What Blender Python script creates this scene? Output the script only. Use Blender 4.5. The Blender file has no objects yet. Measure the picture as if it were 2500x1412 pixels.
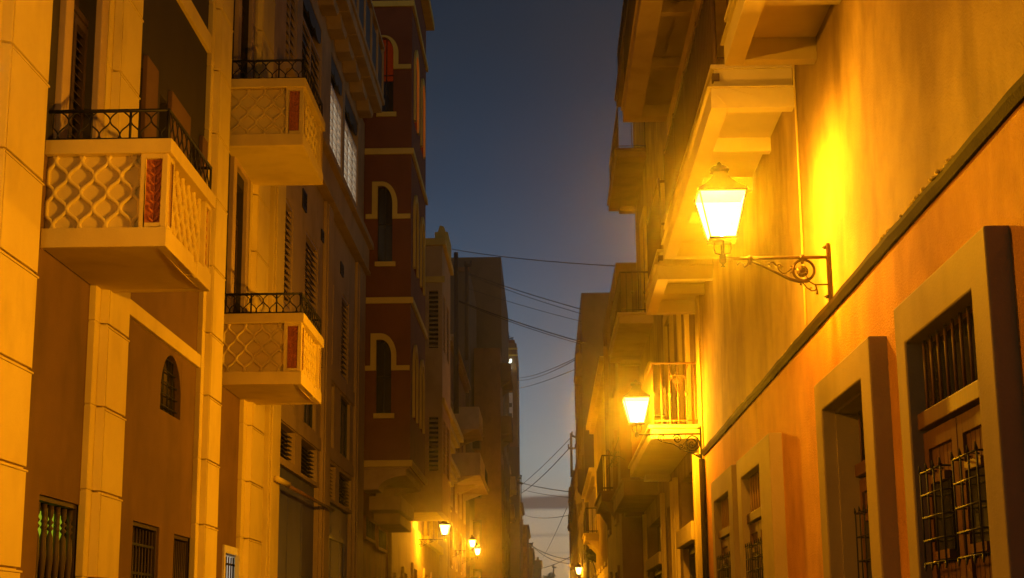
import bpy, bmesh, math, random
from mathutils import Vector, Matrix
random.seed(7)
R = math.radians
scene = bpy.context.scene

# ------------------------------------------------------------------ camera
EYE = 1.6
FPX = 3823.24
# rows: world axes written in camera axes
MR = Matrix(((0.99973342, 0.01347955, 0.0187455),
             (0.02119999, -0.21429873, -0.97653808),
             (-0.00914616, 0.97667515, -0.21452737)))
cam_d = bpy.data.cameras.new('camera')
cam_d.lens = FPX / 2500 * 36
cam_d.sensor_width = 36
cam_d.clip_start = 0.1
cam_d.clip_end = 5000
cam = bpy.data.objects.new('camera', cam_d)
scene.collection.objects.link(cam)
mw = MR.to_4x4()
mw.translation = Vector((0, 0, EYE))
cam.matrix_world = mw
scene.camera = cam

# ------------------------------------------------------------------ world (dusk sky)
world = bpy.data.worlds.new('World')
scene.world = world
world.use_nodes = True
wt = world.node_tree
wt.nodes.clear()
def WN(t, **k):
    n = wt.nodes.new(t)
    for a, b in k.items(): setattr(n, a, b)
    return n
w_out = WN('ShaderNodeOutputWorld'); w_bg = WN('ShaderNodeBackground')
w_tc = WN('ShaderNodeTexCoord'); w_sep = WN('ShaderNodeSeparateXYZ')
w_ramp = WN('ShaderNodeValToRGB')
wt.links.new(w_tc.outputs['Generated'], w_sep.inputs[0])
wt.links.new(w_sep.outputs['Z'], w_ramp.inputs[0])
def s2l(c): return tuple((v/255/12.92 if v/255 <= .04045 else ((v/255+.055)/1.055)**2.4) for v in c)
stops = [(0.0, (150, 122, 84)), (0.035, (170, 149, 112)), (0.075, (164, 156, 138)), (0.10, (140, 150, 149)), (0.14, (112, 126, 136)),
         (0.18, (86, 101, 116)), (0.225, (62, 78, 97)), (0.28, (45, 60, 79)), (0.33, (37, 50, 66)),
         (0.37, (34, 44, 57)), (0.44, (30, 36, 48)), (0.7, (22, 27, 38)), (1.0, (18, 22, 32))]
cr = w_ramp.color_ramp
while len(cr.elements) < len(stops): cr.elements.new(0.5)
for e, (p, c) in zip(cr.elements, stops):
    e.position = p; e.color = (*s2l(c), 1)
# clouds: noise stretched along the horizon, in bands of elevation
w_map = WN('ShaderNodeMapping'); w_map.inputs['Scale'].default_value = (9, 9, 60)
w_no = WN('ShaderNodeTexNoise'); w_no.inputs['Scale'].default_value = 1.6; w_no.inputs['Detail'].default_value = 6
wt.links.new(w_tc.outputs['Generated'], w_map.inputs[0]); wt.links.new(w_map.outputs[0], w_no.inputs['Vector'])
def wmath(op, a, b=None, c=None, clamp=False):
    n = WN('ShaderNodeMath', operation=op); n.use_clamp = clamp
    for i, v in enumerate((a, b, c)):
        if v is None: continue
        if isinstance(v, (int, float)): n.inputs[i].default_value = v
        else: wt.links.new(v, n.inputs[i])
    return n.outputs[0]
def band(zc, half, soft, amount, thr):
    d = wmath('ABSOLUTE', wmath('SUBTRACT', w_sep.outputs['Z'], zc))
    ed = wmath('ADD', half, wmath('MULTIPLY', wmath('SUBTRACT', w_no.outputs['Fac'], thr), soft * 2.4))
    m = wmath('DIVIDE', wmath('SUBTRACT', ed, d), soft, clamp=True)
    return wmath('MULTIPLY', m, amount)
cl1 = band(0.0802, 0.0048, 0.0022, 1.0, 0.45)
cl2 = band(0.060, 0.0012, 0.0030, 0.6, 0.55)
cl3 = band(0.049, 0.0012, 0.0024, 0.7, 0.55)
mx = WN('ShaderNodeMix', data_type='RGBA'); mx.inputs[7].default_value = (*s2l((72, 64, 64)), 1)
wt.links.new(w_ramp.outputs[0], mx.inputs[6])
wt.links.new(wmath('MAXIMUM', cl1, wmath('MAXIMUM', cl2, cl3)), mx.inputs[0])
w_no2 = WN('ShaderNodeTexNoise'); w_no2.inputs['Scale'].default_value = 5; w_no2.inputs['Detail'].default_value = 3
wt.links.new(w_tc.outputs['Generated'], w_no2.inputs['Vector'])
mx2 = WN('ShaderNodeMix', data_type='RGBA'); mx2.inputs[7].default_value = (*s2l((62, 58, 58)), 1)
wt.links.new(mx.outputs[2], mx2.inputs[6])
f2 = wmath('MULTIPLY', wmath('SUBTRACT', w_no2.outputs['Fac'], 0.5), 1.2, clamp=True)
wt.links.new(f2, mx2.inputs[0])
wt.links.new(mx2.outputs[2], w_bg.inputs[0]); w_bg.inputs[1].default_value = 1.0
wt.links.new(w_bg.outputs[0], w_out.inputs[0])

vs = scene.view_settings
vs.view_transform = 'Standard'; vs.look = 'None'; vs.gamma = 1; vs.exposure = 0; vs.use_curve_mapping = False
scene.cycles.max_bounces = 6
scene.cycles.diffuse_bounces = 2
scene.cycles.transparent_max_bounces = 8
scene.cycles.volume_bounces = 0
scene.cycles.use_adaptive_sampling = True
scene.cycles.sample_clamp_indirect = 4
scene.cycles.use_denoising = True

# ------------------------------------------------------------------ lamp light settings
SODIUM = (1.0, 0.385, 0.004)
K_OMNI = 1.0      # bare bulb strength multiplier
K_STREET = 1.0    # multiplier of the added street-side spot

# ------------------------------------------------------------------ geometry helpers
def W(px, py, X=None, Y=None, Z=None):
    """world point of a measured sight line on a wall plane (X), a cross plane (Y) or a level (Z)"""
    d = MR @ Vector((px - 1250, 706 - py, -FPX))
    if X is not None: t = X / d[0]
    elif Y is not None: t = Y / d[1]
    else: t = (Z - EYE) / d[2]
    return Vector((d[0]*t, d[1]*t, d[2]*t + EYE))
def RX(X, a, b):
    """Y0, Y1, Z0, Z1 of a rectangle measured on the plane X"""
    p, q = W(a[0], a[1], X=X), W(b[0], b[1], X=X)
    return min(p.y, q.y), max(p.y, q.y), min(p.z, q.z), max(p.z, q.z)

class MB:
    def __init__(s): s.v = []; s.f = []; s.sm = []
    def add(s, vs_, fs, smooth=False):
        n = len(s.v); s.v += [tuple(v) for v in vs_]
        for f in fs: s.f.append([n+i for i in f]); s.sm.append(smooth)
        return s
    def box(s, x0, x1, y0, y1, z0, z1):
        x0, x1 = min(x0, x1), max(x0, x1); y0, y1 = min(y0, y1), max(y0, y1); z0, z1 = min(z0, z1), max(z0, z1)
        return s.add([(x0,y0,z0),(x1,y0,z0),(x1,y1,z0),(x0,y1,z0),(x0,y0,z1),(x1,y0,z1),(x1,y1,z1),(x0,y1,z1)],
                     [(0,3,2,1),(4,5,6,7),(0,1,5,4),(1,2,6,5),(2,3,7,6),(3,0,4,7)])
    def prism(s, poly, axis, a0, a1):
        """poly of 2-D points in the two other axes (in x,y,z order), extruded along axis"""
        n = len(poly)
        def m(p, a):
            if axis == 'x': return (a, p[0], p[1])
            if axis == 'y': return (p[0], a, p[1])
            return (p[0], p[1], a)
        vs_ = [m(p, a0) for p in poly] + [m(p, a1) for p in poly]
        fs = [tuple(range(n)), tuple(range(2*n-1, n-1, -1))]
        for i in range(n): j = (i+1) % n; fs.append((i, i+n, j+n, j))
        return s.add(vs_, fs)
    def tube(s, pts, r, n=6, closed=False):
        pts = [Vector(p) for p in pts]
        N = len(pts); vs_ = []; fs = []
        rr = r if isinstance(r, (list, tuple)) else [r]*N
        prev = None
        for i, p in enumerate(pts):
            if closed: t = pts[(i+1) % N] - pts[i-1]
            else: t = pts[min(i+1, N-1)] - pts[max(i-1, 0)]
            if t.length < 1e-9: t = Vector((0, 0, 1))
            t.normalize()
            if prev is None:
                up = Vector((0, 0, 1)) if abs(t.z) < .9 else Vector((0, 1, 0))
                a = t.cross(up).normalized()
            else:
                a = (prev - t * prev.dot(t))
                a = a.normalized() if a.length > 1e-6 else t.orthogonal().normalized()
            prev = a; b = t.cross(a)
            for k in range(n):
                an = 2*math.pi*k/n
                vs_.append(p + (a*math.cos(an) + b*math.sin(an))*rr[i])
        for i in range(N if closed else N-1):
            j = (i+1) % N
            for k in range(n):
                l = (k+1) % n
                fs.append((i*n+k, i*n+l, j*n+l, j*n+k))
        if not closed: fs.append(tuple(range(n-1, -1, -1))); fs.append(tuple((N-1)*n+k for k in range(n)))
        return s.add(vs_, fs, True)
    def lathe(s, c, prof, n=12, sides=None):
        """prof: (radius, z) list round the vertical through c; n=4 gives square sections"""
        vs_ = []; off = math.pi/4 if n == 4 else 0
        for r_, z in prof:
            for k in range(n):
                an = 2*math.pi*k/n + off
                vs_.append((c[0]+r_*math.cos(an), c[1]+r_*math.sin(an), c[2]+z))
        fs = []
        for i in range(len(prof)-1):
            for k in range(n):
                l = (k+1) % n
                fs.append((i*n+k, i*n+l, (i+1)*n+l, (i+1)*n+k))
        fs.append(tuple(range(n-1, -1, -1))); fs.append(tuple((len(prof)-1)*n+k for k in range(n)))
        return s.add(vs_, fs, n > 4)
    def grid(s, axis, front, back, a0, a1, z0, z1, holes):
        """a slab with rectangular holes; axis 'x': front/back are X values and a runs along Y; 'y': the other way"""
        A = sorted({a0, a1, *[min(max(h[0], a0), a1) for h in holes], *[min(max(h[1], a0), a1) for h in holes]})
        Z = sorted({z0, z1, *[min(max(h[2], z0), z1) for h in holes], *[min(max(h[3], z0), z1) for h in holes]})
        def solid(i, j):
            if i < 0 or j < 0 or i >= len(A)-1 or j >= len(Z)-1: return False
            ca, cz = (A[i]+A[i+1])/2, (Z[j]+Z[j+1])/2
            return not any(h[0] < ca < h[1] and h[2] < cz < h[3] for h in holes)
        def P(d, a, z): return (d, a, z) if axis == 'x' else (a, d, z)
        for i in range(len(A)-1):
            for j in range(len(Z)-1):
                if not solid(i, j): continue
                u0, u1, w0, w1 = A[i], A[i+1], Z[j], Z[j+1]
                s.add([P(front,u0,w0),P(front,u1,w0),P(front,u1,w1),P(front,u0,w1)], [(0,1,2,3)])
                s.add([P(back,u0,w0),P(back,u1,w0),P(back,u1,w1),P(back,u0,w1)], [(3,2,1,0)])
                if not solid(i-1, j): s.add([P(front,u0,w0),P(back,u0,w0),P(back,u0,w1),P(front,u0,w1)], [(0,1,2,3)])
                if not solid(i+1, j): s.add([P(front,u1,w0),P(back,u1,w0),P(back,u1,w1),P(front,u1,w1)], [(0,1,2,3)])
                if not solid(i, j-1): s.add([P(front,u0,w0),P(back,u0,w0),P(back,u1,w0),P(front,u1,w0)], [(0,1,2,3)])
                if not solid(i, j+1): s.add([P(front,u0,w1),P(back,u0,w1),P(back,u1,w1),P(front,u1,w1)], [(0,1,2,3)])
        return s
    def build(s, name, mat, parent=None, bevel=0):
        me = bpy.data.meshes.new(name)
        me.from_pydata(s.v, [], s.f)
        me.polygons.foreach_set('use_smooth', s.sm)
        me.materials.append(mat)
        bm = bmesh.new(); bm.from_mesh(me)
        bmesh.ops.remove_doubles(bm, verts=bm.verts, dist=1e-5)
        bmesh.ops.recalc_face_normals(bm, faces=bm.faces)
        if parent is not None and parent.parent is None: off = parent.location
        elif parent is not None: off = parent.parent.location
        else: off = None
        if off is not None: bmesh.ops.translate(bm, verts=bm.verts, vec=-off)
        bm.to_mesh(me); bm.free()
        o = bpy.data.objects.new(name, me)
        scene.collection.objects.link(o)
        if parent is not None: o.parent = parent
        if bevel:
            m = o.modifiers.new('bevel', 'BEVEL'); m.width = bevel; m.segments = 2; m.limit_method = 'ANGLE'; m.angle_limit = R(50)
            m.harden_normals = False
        return o

def thing(name, label, cat, loc=(0, 0, 0), group=None):
    o = bpy.data.objects.new(name, None); scene.collection.objects.link(o)
    o.location = loc; o.empty_display_size = .3
    o['label'] = label; o['category'] = cat
    if group: o['group'] = group
    return o
def tag(o, label=None, cat=None, group=None, kind=None):
    if label: o['label'] = label
    if cat: o['category'] = cat
    if group: o['group'] = group
    if kind: o['kind'] = kind
    return o

# ------------------------------------------------------------------ materials
def mat_base(name):
    m = bpy.data.materials.new(name); m.use_nodes = True
    nt = m.node_tree; b = nt.nodes['Principled BSDF']
    return m, nt, b
def plaster(name, c1, c2=None, c3=None, rough=.88, scale=1.0, streak=.5, bump=.25, fine=60, contrast=1.0):
    """painted render: broad patches, vertical rain streaks and fine speckle"""
    c2 = c2 or tuple(v*.7 for v in c1); c3 = c3 or tuple(v*.5 for v in c1)
    m, nt, b = mat_base(name)
    N = nt.nodes.new; L = nt.links.new
    g = N('ShaderNodeNewGeometry')
    n1 = N('ShaderNodeTexNoise'); n1.inputs['Scale'].default_value = .9*scale; n1.inputs['Detail'].default_value = 7; n1.inputs['Roughness'].default_value = .62
    L(g.outputs['Position'], n1.inputs['Vector'])
    mp = N('ShaderNodeMapping'); mp.inputs['Scale'].default_value = (1.5*scale, 1.5*scale, .75*scale)
    L(g.outputs['Position'], mp.inputs[0])
    n2 = N('ShaderNodeTexNoise'); n2.inputs['Scale'].default_value = 1.3; n2.inputs['Detail'].default_value = 6
    L(mp.outputs[0], n2.inputs['Vector'])
    n3 = N('ShaderNodeTexNoise'); n3.inputs['Scale'].default_value = fine; n3.inputs['Detail'].default_value = 4
    L(g.outputs['Position'], n3.inputs['Vector'])
    def rng(src, a, b_):
        r = N('ShaderNodeMapRange'); r.inputs[1].default_value = a; r.inputs[2].default_value = b_
        L(src, r.inputs[0]); return r.outputs[0]
    def mix(f, a, c):
        x = N('ShaderNodeMix'); x.data_type = 'RGBA'
        L(f, x.inputs[0]) if not isinstance(f, float) else setattr(x.inputs[0], 'default_value', f)
        if isinstance(a, tuple): x.inputs[6].default_value = (*a, 1)
        else: L(a, x.inputs[6])
        if isinstance(c, tuple): x.inputs[7].default_value = (*c, 1)
        else: L(c, x.inputs[7])
        return x.outputs[2]
    o1 = mix(rng(n1.outputs['Fac'], .5-.16/contrast, .5+.2/contrast), c1, c2)
    ml = N('ShaderNodeMath'); ml.operation = 'MULTIPLY'; ml.inputs[1].default_value = streak
    L(rng(n2.outputs['Fac'], .5, .72), ml.inputs[0])
    o2 = mix(ml.outputs[0], o1, c3)
    L(o2, b.inputs['Base Color'])
    b.inputs['Roughness'].default_value = rough
    bp = N('ShaderNodeBump'); bp.inputs['Strength'].default_value = bump; bp.inputs['Distance'].default_value = .02
    ad = N('ShaderNodeMath'); ad.operation = 'ADD'; L(n3.outputs['Fac'], ad.inputs[0]); L(n1.outputs['Fac'], ad.inputs[1])
    L(ad.outputs[0], bp.inputs['Height']); L(bp.outputs[0], b.inputs['Normal'])
    return m
def simple(name, c, rough=.5, metal=0, var=.25, scale=8, spec=.5):
    m, nt, b = mat_base(name)
    N = nt.nodes.new; L = nt.links.new
    g = N('ShaderNodeNewGeometry'); n = N('ShaderNodeTexNoise'); n.inputs['Scale'].default_value = scale; n.inputs['Detail'].default_value = 5
    L(g.outputs['Position'], n.inputs['Vector'])
    x = N('ShaderNodeMix'); x.data_type = 'RGBA'
    x.inputs[6].default_value = (*[v*(1-var) for v in c], 1); x.inputs[7].default_value = (*[min(1, v*(1+var)) for v in c], 1)
    L(n.outputs['Fac'], x.inputs[0]); L(x.outputs[2], b.inputs['Base Color'])
    b.inputs['Roughness'].default_value = rough; b.inputs['Metallic'].default_value = metal
    b.inputs['Specular IOR Level'].default_value = spec
    return m
def wood(name, c, rough=.6):
    m, nt, b = mat_base(name)
    N = nt.nodes.new; L = nt.links.new
    g = N('ShaderNodeNewGeometry'); mp = N('ShaderNodeMapping'); mp.inputs['Scale'].default_value = (14, 14, 1.2)
    L(g.outputs['Position'], mp.inputs[0])
    n = N('ShaderNodeTexNoise'); n.inputs['Scale'].default_value = 3; n.inputs['Detail'].default_value = 7; L(mp.outputs[0], n.inputs['Vector'])
    x = N('ShaderNodeMix'); x.data_type = 'RGBA'
    x.inputs[6].default_value = (*[v*.45 for v in c], 1); x.inputs[7].default_value = (*[min(1, v*1.4) for v in c], 1)
    L(n.outputs['Fac'], x.inputs[0]); L(x.outputs[2], b.inputs['Base Color']); b.inputs['Roughness'].default_value = rough
    bp = N('ShaderNodeBump'); bp.inputs['Strength'].default_value = .2; L(n.outputs['Fac'], bp.inputs['Height']); L(bp.outputs[0], b.inputs['Normal'])
    return m
def glow(name, c, s):
    m = bpy.data.materials.new(name); m.use_nodes = True; nt = m.node_tree; nt.nodes.clear()
    e = nt.nodes.new('ShaderNodeEmission'); e.inputs[0].default_value = (*c, 1); e.inputs[1].default_value = s
    o = nt.nodes.new('ShaderNodeOutputMaterial'); nt.links.new(e.outputs[0], o.inputs[0]); return m
M = {}
M['cream'] = plaster('cream_paint', (.76, .60, .13), (.68, .52, .11), (.38, .25, .05), streak=.35, bump=.12)
M['cream_trim'] = plaster('cream_trim_paint', (.78, .62, .13), (.69, .53, .11), (.40, .27, .06), streak=.3, bump=.1)
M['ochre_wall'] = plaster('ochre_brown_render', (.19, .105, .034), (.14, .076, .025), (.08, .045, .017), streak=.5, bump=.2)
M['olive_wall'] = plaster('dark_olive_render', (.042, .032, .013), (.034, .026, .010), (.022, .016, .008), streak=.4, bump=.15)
M['tan'] = plaster('tan_render', (.55, .40, .20), (.44, .31, .15), (.25, .17, .08), streak=.4)
M['brown_block'] = plaster('brown_render', (.27, .145, .065), (.2, .105, .048), (.11, .06, .03), streak=.5)
M['grey_block'] = plaster('grey_brown_render', (.17, .125, .085), (.13, .1, .065), (.085, .065, .045), streak=.6, scale=.5)
M['red_wall'] = plaster('oxblood_render', (.22, .07, .03), (.17, .053, .024), (.11, .035, .016), streak=.3, bump=.15)
M['rust_wall'] = plaster('rusty_stained_render', (.34, .14, .05), (.22, .085, .035), (.12, .05, .02), streak=.8, contrast=1.6)
M['orange_wall'] = plaster('orange_render', (.60, .27, .03), (.42, .17, .02), (.28, .10, .014), streak=.7, scale=.9, bump=.7, contrast=1.5)
M['yellow_wall'] = plaster('weathered_yellow_render', (.45, .315, .08), (.27, .17, .045), (.16, .095, .025), streak=.75, scale=.9, bump=.5, contrast=1.5)
M['ledge'] = plaster('dark_ledge_paint', (.022, .011, .007), (.017, .009, .006), (.012, .006, .004))
M['ledge'].node_tree.nodes['Principled BSDF'].inputs['Specular IOR Level'].default_value = .08
M['frame_green'] = plaster('olive_frame_paint', (.34, .25, .10), (.27, .19, .075), (.17, .12, .05), streak=.4, bump=.15)
M['soffit'] = plaster('balcony_concrete_paint', (.72, .62, .26), (.64, .54, .21), (.42, .32, .12), streak=.2, bump=.12)
M['terracotta'] = plaster('terracotta_relief', (.60, .19, .04), (.48, .14, .03), (.30, .09, .02), scale=4, bump=1.0, fine=25)
M['iron'] = simple('black_ironwork', (.012, .01, .008), .6, .1)
M['bracket_iron'] = simple('bronze_brown_ironwork', (.10, .05, .02), .4, .6)
M['rail_paint'] = simple('ochre_painted_rail', (.45, .25, .06), .5)
M['rail_dark'] = simple('dark_brown_rail', (.09, .04, .015), .6)
M['glass'] = simple('dark_window_glass', (.012, .014, .014), .12, 0, spec=.6)
M['glass_teal'] = simple('teal_grey_glass', (.045, .05, .042), .3, 0)
M['wood'] = wood('varnished_wood', (.12, .042, .012))
M['wood_dark'] = wood('dark_shutter_wood', (.055, .03, .014))
M['slat'] = wood('cream_slat_paint', (.46, .33, .17))
M['slat_dark'] = wood('dark_slat_paint', (.07, .045, .025))
M['slat_white'] = simple('pale_metal_slat', (.80, .74, .66), .35, .3)
M['grey_door'] = plaster('slate_grey_metal_paint', (.11, .12, .42), (.09, .10, .36), (.06, .065, .24), streak=.4, bump=.05, rough=.5)
M['green_panel'] = simple('dark_green_panel', (.03, .035, .022), .5)
M['asphalt'] = plaster('asphalt', (.06, .058, .055), (.045, .044, .042), (.03, .03, .03), fine=120)
M['paving'] = plaster('pavement_slabs', (.12, .11, .095), (.095, .085, .075), (.06, .055, .05), fine=40)
M['wire'] = simple('black_cable', (.012, .012, .014), .7)
M['pole_wood'] = wood('creosoted_pole_wood', (.05, .035, .025))
M['leaf'] = simple('dark_leaf', (.05, .06, .018), .6, 0, .5)
M['lamp_glass'] = glow('lit_lamp_glass', (1.0, .62, .20), 14)
M['window_orange'] = glow('orange_lit_blind', (1.0, .13, .004), .42)
M['window_red'] = glow('red_lit_blind', (1.0, .075, .002), .055)
M['window_green'] = glow('green_lit_room', (.50, .62, .02), .55)
M['window_white'] = glow('white_glow_pane', (.80, .68, .50), .6)
M['sign_white'] = glow('white_neon', (.85, 1.0, .85), 2.6)
M['sill_white'] = plaster('white_reveal_paint', (.78, .72, .55), (.7, .62, .45), (.5, .42, .3))

# ------------------------------------------------------------------ setting
g = MB().box(-400, 400, -60, 1600, -1, -.004).build('ground', M['paving']); tag(g, kind='structure')
g = MB().box(-3.1, .95, -40, 1200, -.5, 0.0).build('road', M['asphalt']); tag(g, kind='structure')
g = MB().box(-5.2, -3.1, -40, 1200, -.5, .13).build('pavement', M['paving'], bevel=.02); tag(g, kind='structure')
g = MB().box(.95, 2.7, -40, 1200, -.5, .13).build('pavement', M['paving'], bevel=.02); tag(g, kind='structure')

# ------------------------------------------------------------------ shared part builders
def louvre(mb, axis, d, a0, a1, z0, z1, step=.09, depth=.06, tilt=.05, th=.012, out=1):
    """slanted slats filling a rectangle; d: plane the slats stand in, out: +1/-1 outward"""
    z = z0 + step*.5
    while z < z1 - .01:
        poly = [(d - out*depth/2, z + tilt/2), (d - out*depth/2, z + tilt/2 + th), (d + out*depth/2, z - tilt/2 + th), (d + out*depth/2, z - tilt/2)]
        n = len(poly)
        if axis == 'x':
            vs_ = [(p[0], a0, p[1]) for p in poly] + [(p[0], a1, p[1]) for p in poly]
        else:
            vs_ = [(a0, p[0], p[1]) for p in poly] + [(a1, p[0], p[1]) for p in poly]
        fs = [(0,1,2,3), (7,6,5,4)] + [(i, i+n, (i+1) % n + n, (i+1) % n) for i in range(n)]
        mb.add(vs_, fs)
        z += step
def frame_rect(mb, axis, d0, d1, a0, a1, z0, z1, w, bottom=True):
    def bx(p, q, r_, s_):
        if axis == 'x': mb.box(d0, d1, p, q, r_, s_)
        else: mb.box(p, q, d0, d1, r_, s_)
    bx(a0, a0+w, z0, z1); bx(a1-w, a1, z0, z1)
    bx(a0+w, a1-w, z1-w, z1)
    if bottom: bx(a0+w, a1-w, z0, z0+w)
def ogee(mb, f, a0, a1, z0, z1, spacing, lam, r, phase=0, n=5, seg=8):
    """mirrored wavy bars that touch and leave onion-shaped cells; f maps (a, z) to a point"""
    k = max(1, round((a1-a0)/spacing)); sp = (a1-a0)/k
    st = max(4, int((z1-z0)/lam*seg*1.5))
    for i in range(k+1):
        c = a0 + i*sp; s_ = 1 if (i+phase) % 2 == 0 else -1
        pts = []
        for j in range(st+1):
            z = z0 + (z1-z0)*j/st
            w_ = math.sin(2*math.pi*(z-z0)/lam + .6)
            a = c + s_*sp*.5*w_*(1.15-.15*abs(w_))
            pts.append(f(min(max(a, a0), a1), z))
        mb.tube(pts, r, n)

# ------------------------------------------------------------------ left: cream building with pilasters and lattice balconies
XW, XP, XB = -5.0, -4.84, -3.74
b1 = thing('pilastered_building', 'cream pilastered house on the left with lattice-work balconies and brown walls', 'building', (-6, 20, 0))
Z_TOP = 15.5
wins_low = [(15.5, 16.9, .9, 2.99), (19.1, 20.42, .9, 2.98), (21.25, 22.3, 1.0, 2.95), (24.6, 26.05, 1.2, 2.9)]
doors_up = [(15.55, 16.55, 5.62, 8.9), (24.45, 25.35, 5.62, 8.9), (24.45, 25.35, 9.4, 12.7)]
oval = RX(XW, (392, 875), (441, 1012))
oval = (20.2, 21.35, 4.5, 5.3)
slots = [(18.3, 18.62, 7.0, 8.6), (19.55, 19.95, 7.0, 8.6), (21.45, 21.86, 7.0, 8.6), (20.6, 21.5, 10.75, 13)]
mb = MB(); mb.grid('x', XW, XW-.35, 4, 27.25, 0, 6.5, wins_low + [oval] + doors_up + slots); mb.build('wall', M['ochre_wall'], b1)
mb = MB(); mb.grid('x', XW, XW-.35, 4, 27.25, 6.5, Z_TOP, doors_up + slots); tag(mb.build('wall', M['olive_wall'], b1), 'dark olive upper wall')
mb = MB(); mb.box(XW-.36, -12, 4, 27.25, 0, Z_TOP-.2).build('building_body', M['brown_block'], b1)
# the small arched window: haunches fill the two upper corners of its opening
mb = MB()
yc, zc = (oval[0]+oval[1])/2, oval[2]+.25
ry, rz = (oval[1]-oval[0])/2, oval[3]-zc
for sg in (-1, 1):
    poly = [(yc+sg*ry, oval[3])]
    for k in range(9):
        a = math.pi/2*k/8
        poly.append((yc+sg*ry*math.sin(a), zc+rz*math.cos(a)))
    mb.prism(poly, 'x', XW-.002, XW-.34)
mb.build('arch_haunch', M['ochre_wall'], b1)
wn = MB().box(XW-.08, XW-.10, oval[0], oval[1], oval[2], oval[3]).build('window', M['glass'], b1)
mb = MB()
for k in range(5): mb.tube([(XW-.05, oval[0], oval[2]+.1+.16*k), (XW-.05, oval[1], oval[2]+.1+.16*k)], .008, 5)
for k in range(3): mb.tube([(XW-.05, oval[0]+.28*(k+1), oval[2]), (XW-.05, oval[0]+.28*(k+1), oval[3])], .008, 5)
mb.build('grille', M['iron'], wn)
# pilasters of coursed blocks
def pilaster(y0, y1, parent, x_back=XW, x_face=XP, ztop=Z_TOP, mat='cream_trim'):
    mb = MB()
    courses = [0.13, 1.29, 2.22, 3.15, 4.08, 5.01, 5.94, 6.95, 8.0, 9.0, 10.0, 11.0, 12.0, 13.0, 14.0, ztop]
    w = y1-y0
    for a, b in zip(courses[:-1], courses[1:]):
        j = .012
        mb.box(x_back-.01, x_face-.09, y0, y1, a+j, b-j)
        mb.prism([(x_face-.09, y0+.16*w), (x_face-.01, y0+.19*w), (x_face-.01, y1-.10*w), (x_face-.09, y1-.06*w)], 'z', a+j, b-j)
        mb.box(x_face-.01, x_face, y0+.21*w, y1-.12*w, a+j, b-.04)
        # a thin drip lip under each joint
        mb.box(x_face-.088, x_face+.005, y0+.2*w, y1-.09*w, b-.036, b-.016)
    mb.box(x_back-.01, x_face-.1, y0+.02, y1-.02, 0, ztop)
    mb.box(x_face-.1, x_face-.035, y0+.22*w, y1-.13*w, 0, ztop)
    return mb.build('pilaster', M[mat], parent, bevel=.006)
for a, b_ in ((13.2, 14.76), (16.85, 18.1), (22.25, 23.45), (25.55, 27.2)): pilaster(a, b_, b1)
pilaster(9.6, 10.9, b1)
# flat dark-edged strip left of the first pilaster
MB().box(XW, XW+.11, 12.2, 13.18, 5.6, Z_TOP).build('wall_strip', M['rust_wall'], b1)
# string courses
for (z0, z1) in ((5.38, 5.57), (10.2, 10.47)):
    MB().box(XW-.01, XW+.06, 18.1, 22.25, z0, z1).build('string_course', M['cream_trim'], b1, bevel=.008)
for (a, b_) in ((18.63, 19.22), (19.97, 21.1), (21.9, 22.24)):
    sm = MB().box(XW, XW+.06, a, b_, 7.0, 8.79).build('window_surround', M['ochre_wall'], b1, bevel=.008)
for s_ in slots:
    w_ = MB().box(XW-.2, XW-.24, s_[0], s_[1], s_[2], s_[3]).build('window', M['glass'], b1)
    mb = MB(); louvre(mb, 'x', XW-.14, s_[0], s_[1], s_[2], s_[3], .11, .06, .05); mb.build('shutter', M['wood_dark'], w_)
# ground-floor windows
def baluster_grille(y0, y1, z0, z1, x, n, parent, turned=True):
    mb = MB()
    for i in range(n):
        y = y0 + (y1-y0)*(i+.5)/n
        if turned:
            H = z1-z0
            prof = [(.028, 0), (.028, .12*H), (.014, .14*H), (.036, .2*H), (.044, .3*H), (.03, .42*H), (.016, .5*H), (.04, .53*H), (.016, .56*H), (.03, .62*H),
                    (.045, .74*H), (.034, .84*H), (.014, .87*H), (.038, .885*H), (.014, .90*H), (.036, .915*H), (.014, .93*H), (.03, .95*H), (.03, H)]
            mb.lathe((x, y, z0), prof, 8)
        else: mb.tube([(x, y, z0), (x, y, z1)], .013, 5)
    return mb.build('grille', M['wood_dark'], parent)
def lower_window(h, glassmat, turned, n, fr=None, depth=.15):
    y0, y1, z0, z1 = h
    w_ = MB().box(XW-depth, XW-depth-.05, y0, y1, z0, z1).build('window', M[glassmat], b1)
    baluster_grille(y0+.04, y1-.04, z0, z1-.07, XW-.065, n, w_, turned)
    mb = MB(); frame_rect(mb, 'x', XW-.13, XW-.03, y0, y1, z0, z1, .05); mb.build('frame', M[fr or 'wood_dark'], w_)
    return w_
w_ = lower_window(wins_low[0], 'glass', True, 6)
mb = MB().box(XW-.140, XW-.148, 15.62, 16.75, 1.9, 2.86); mb.build('lit_pane', M['window_green'], w_)
mb = MB()
for k in range(3): mb.box(XW-.125, XW-.135, 15.62+.4*k, 15.8+.4*k, 1.8, 2.9)
mb.box(XW-.125, XW-.135, 15.6, 16.8, 1.8, 2.42)
mb.build('curtain', M['green_panel'], w_)
w_ = lower_window(wins_low[1], 'glass', False, 8)
mb = MB()
for k in range(5): mb.box(XW-.08, XW-.05, 19.15, 20.37, 1.3+.35*k, 1.33+.35*k)
mb.build('crossbar', M['iron'], w_)
mb = MB().box(XW-.25, XW-.002, 20.425, 20.44, .9, 2.98); mb.build('reveal_lining', M['tan'], w_)
w_ = lower_window(wins_low[2], 'glass', False, 9)
w_ = lower_window(wins_low[3], 'window_white', False, 7, 'sill_white')
mb = MB(); frame_rect(mb, 'x', XW, XW+.03, 24.5, 26.15, 1.1, 2.98, .12); mb.build('surround', M['sill_white'], w_)
mb = MB()
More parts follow.
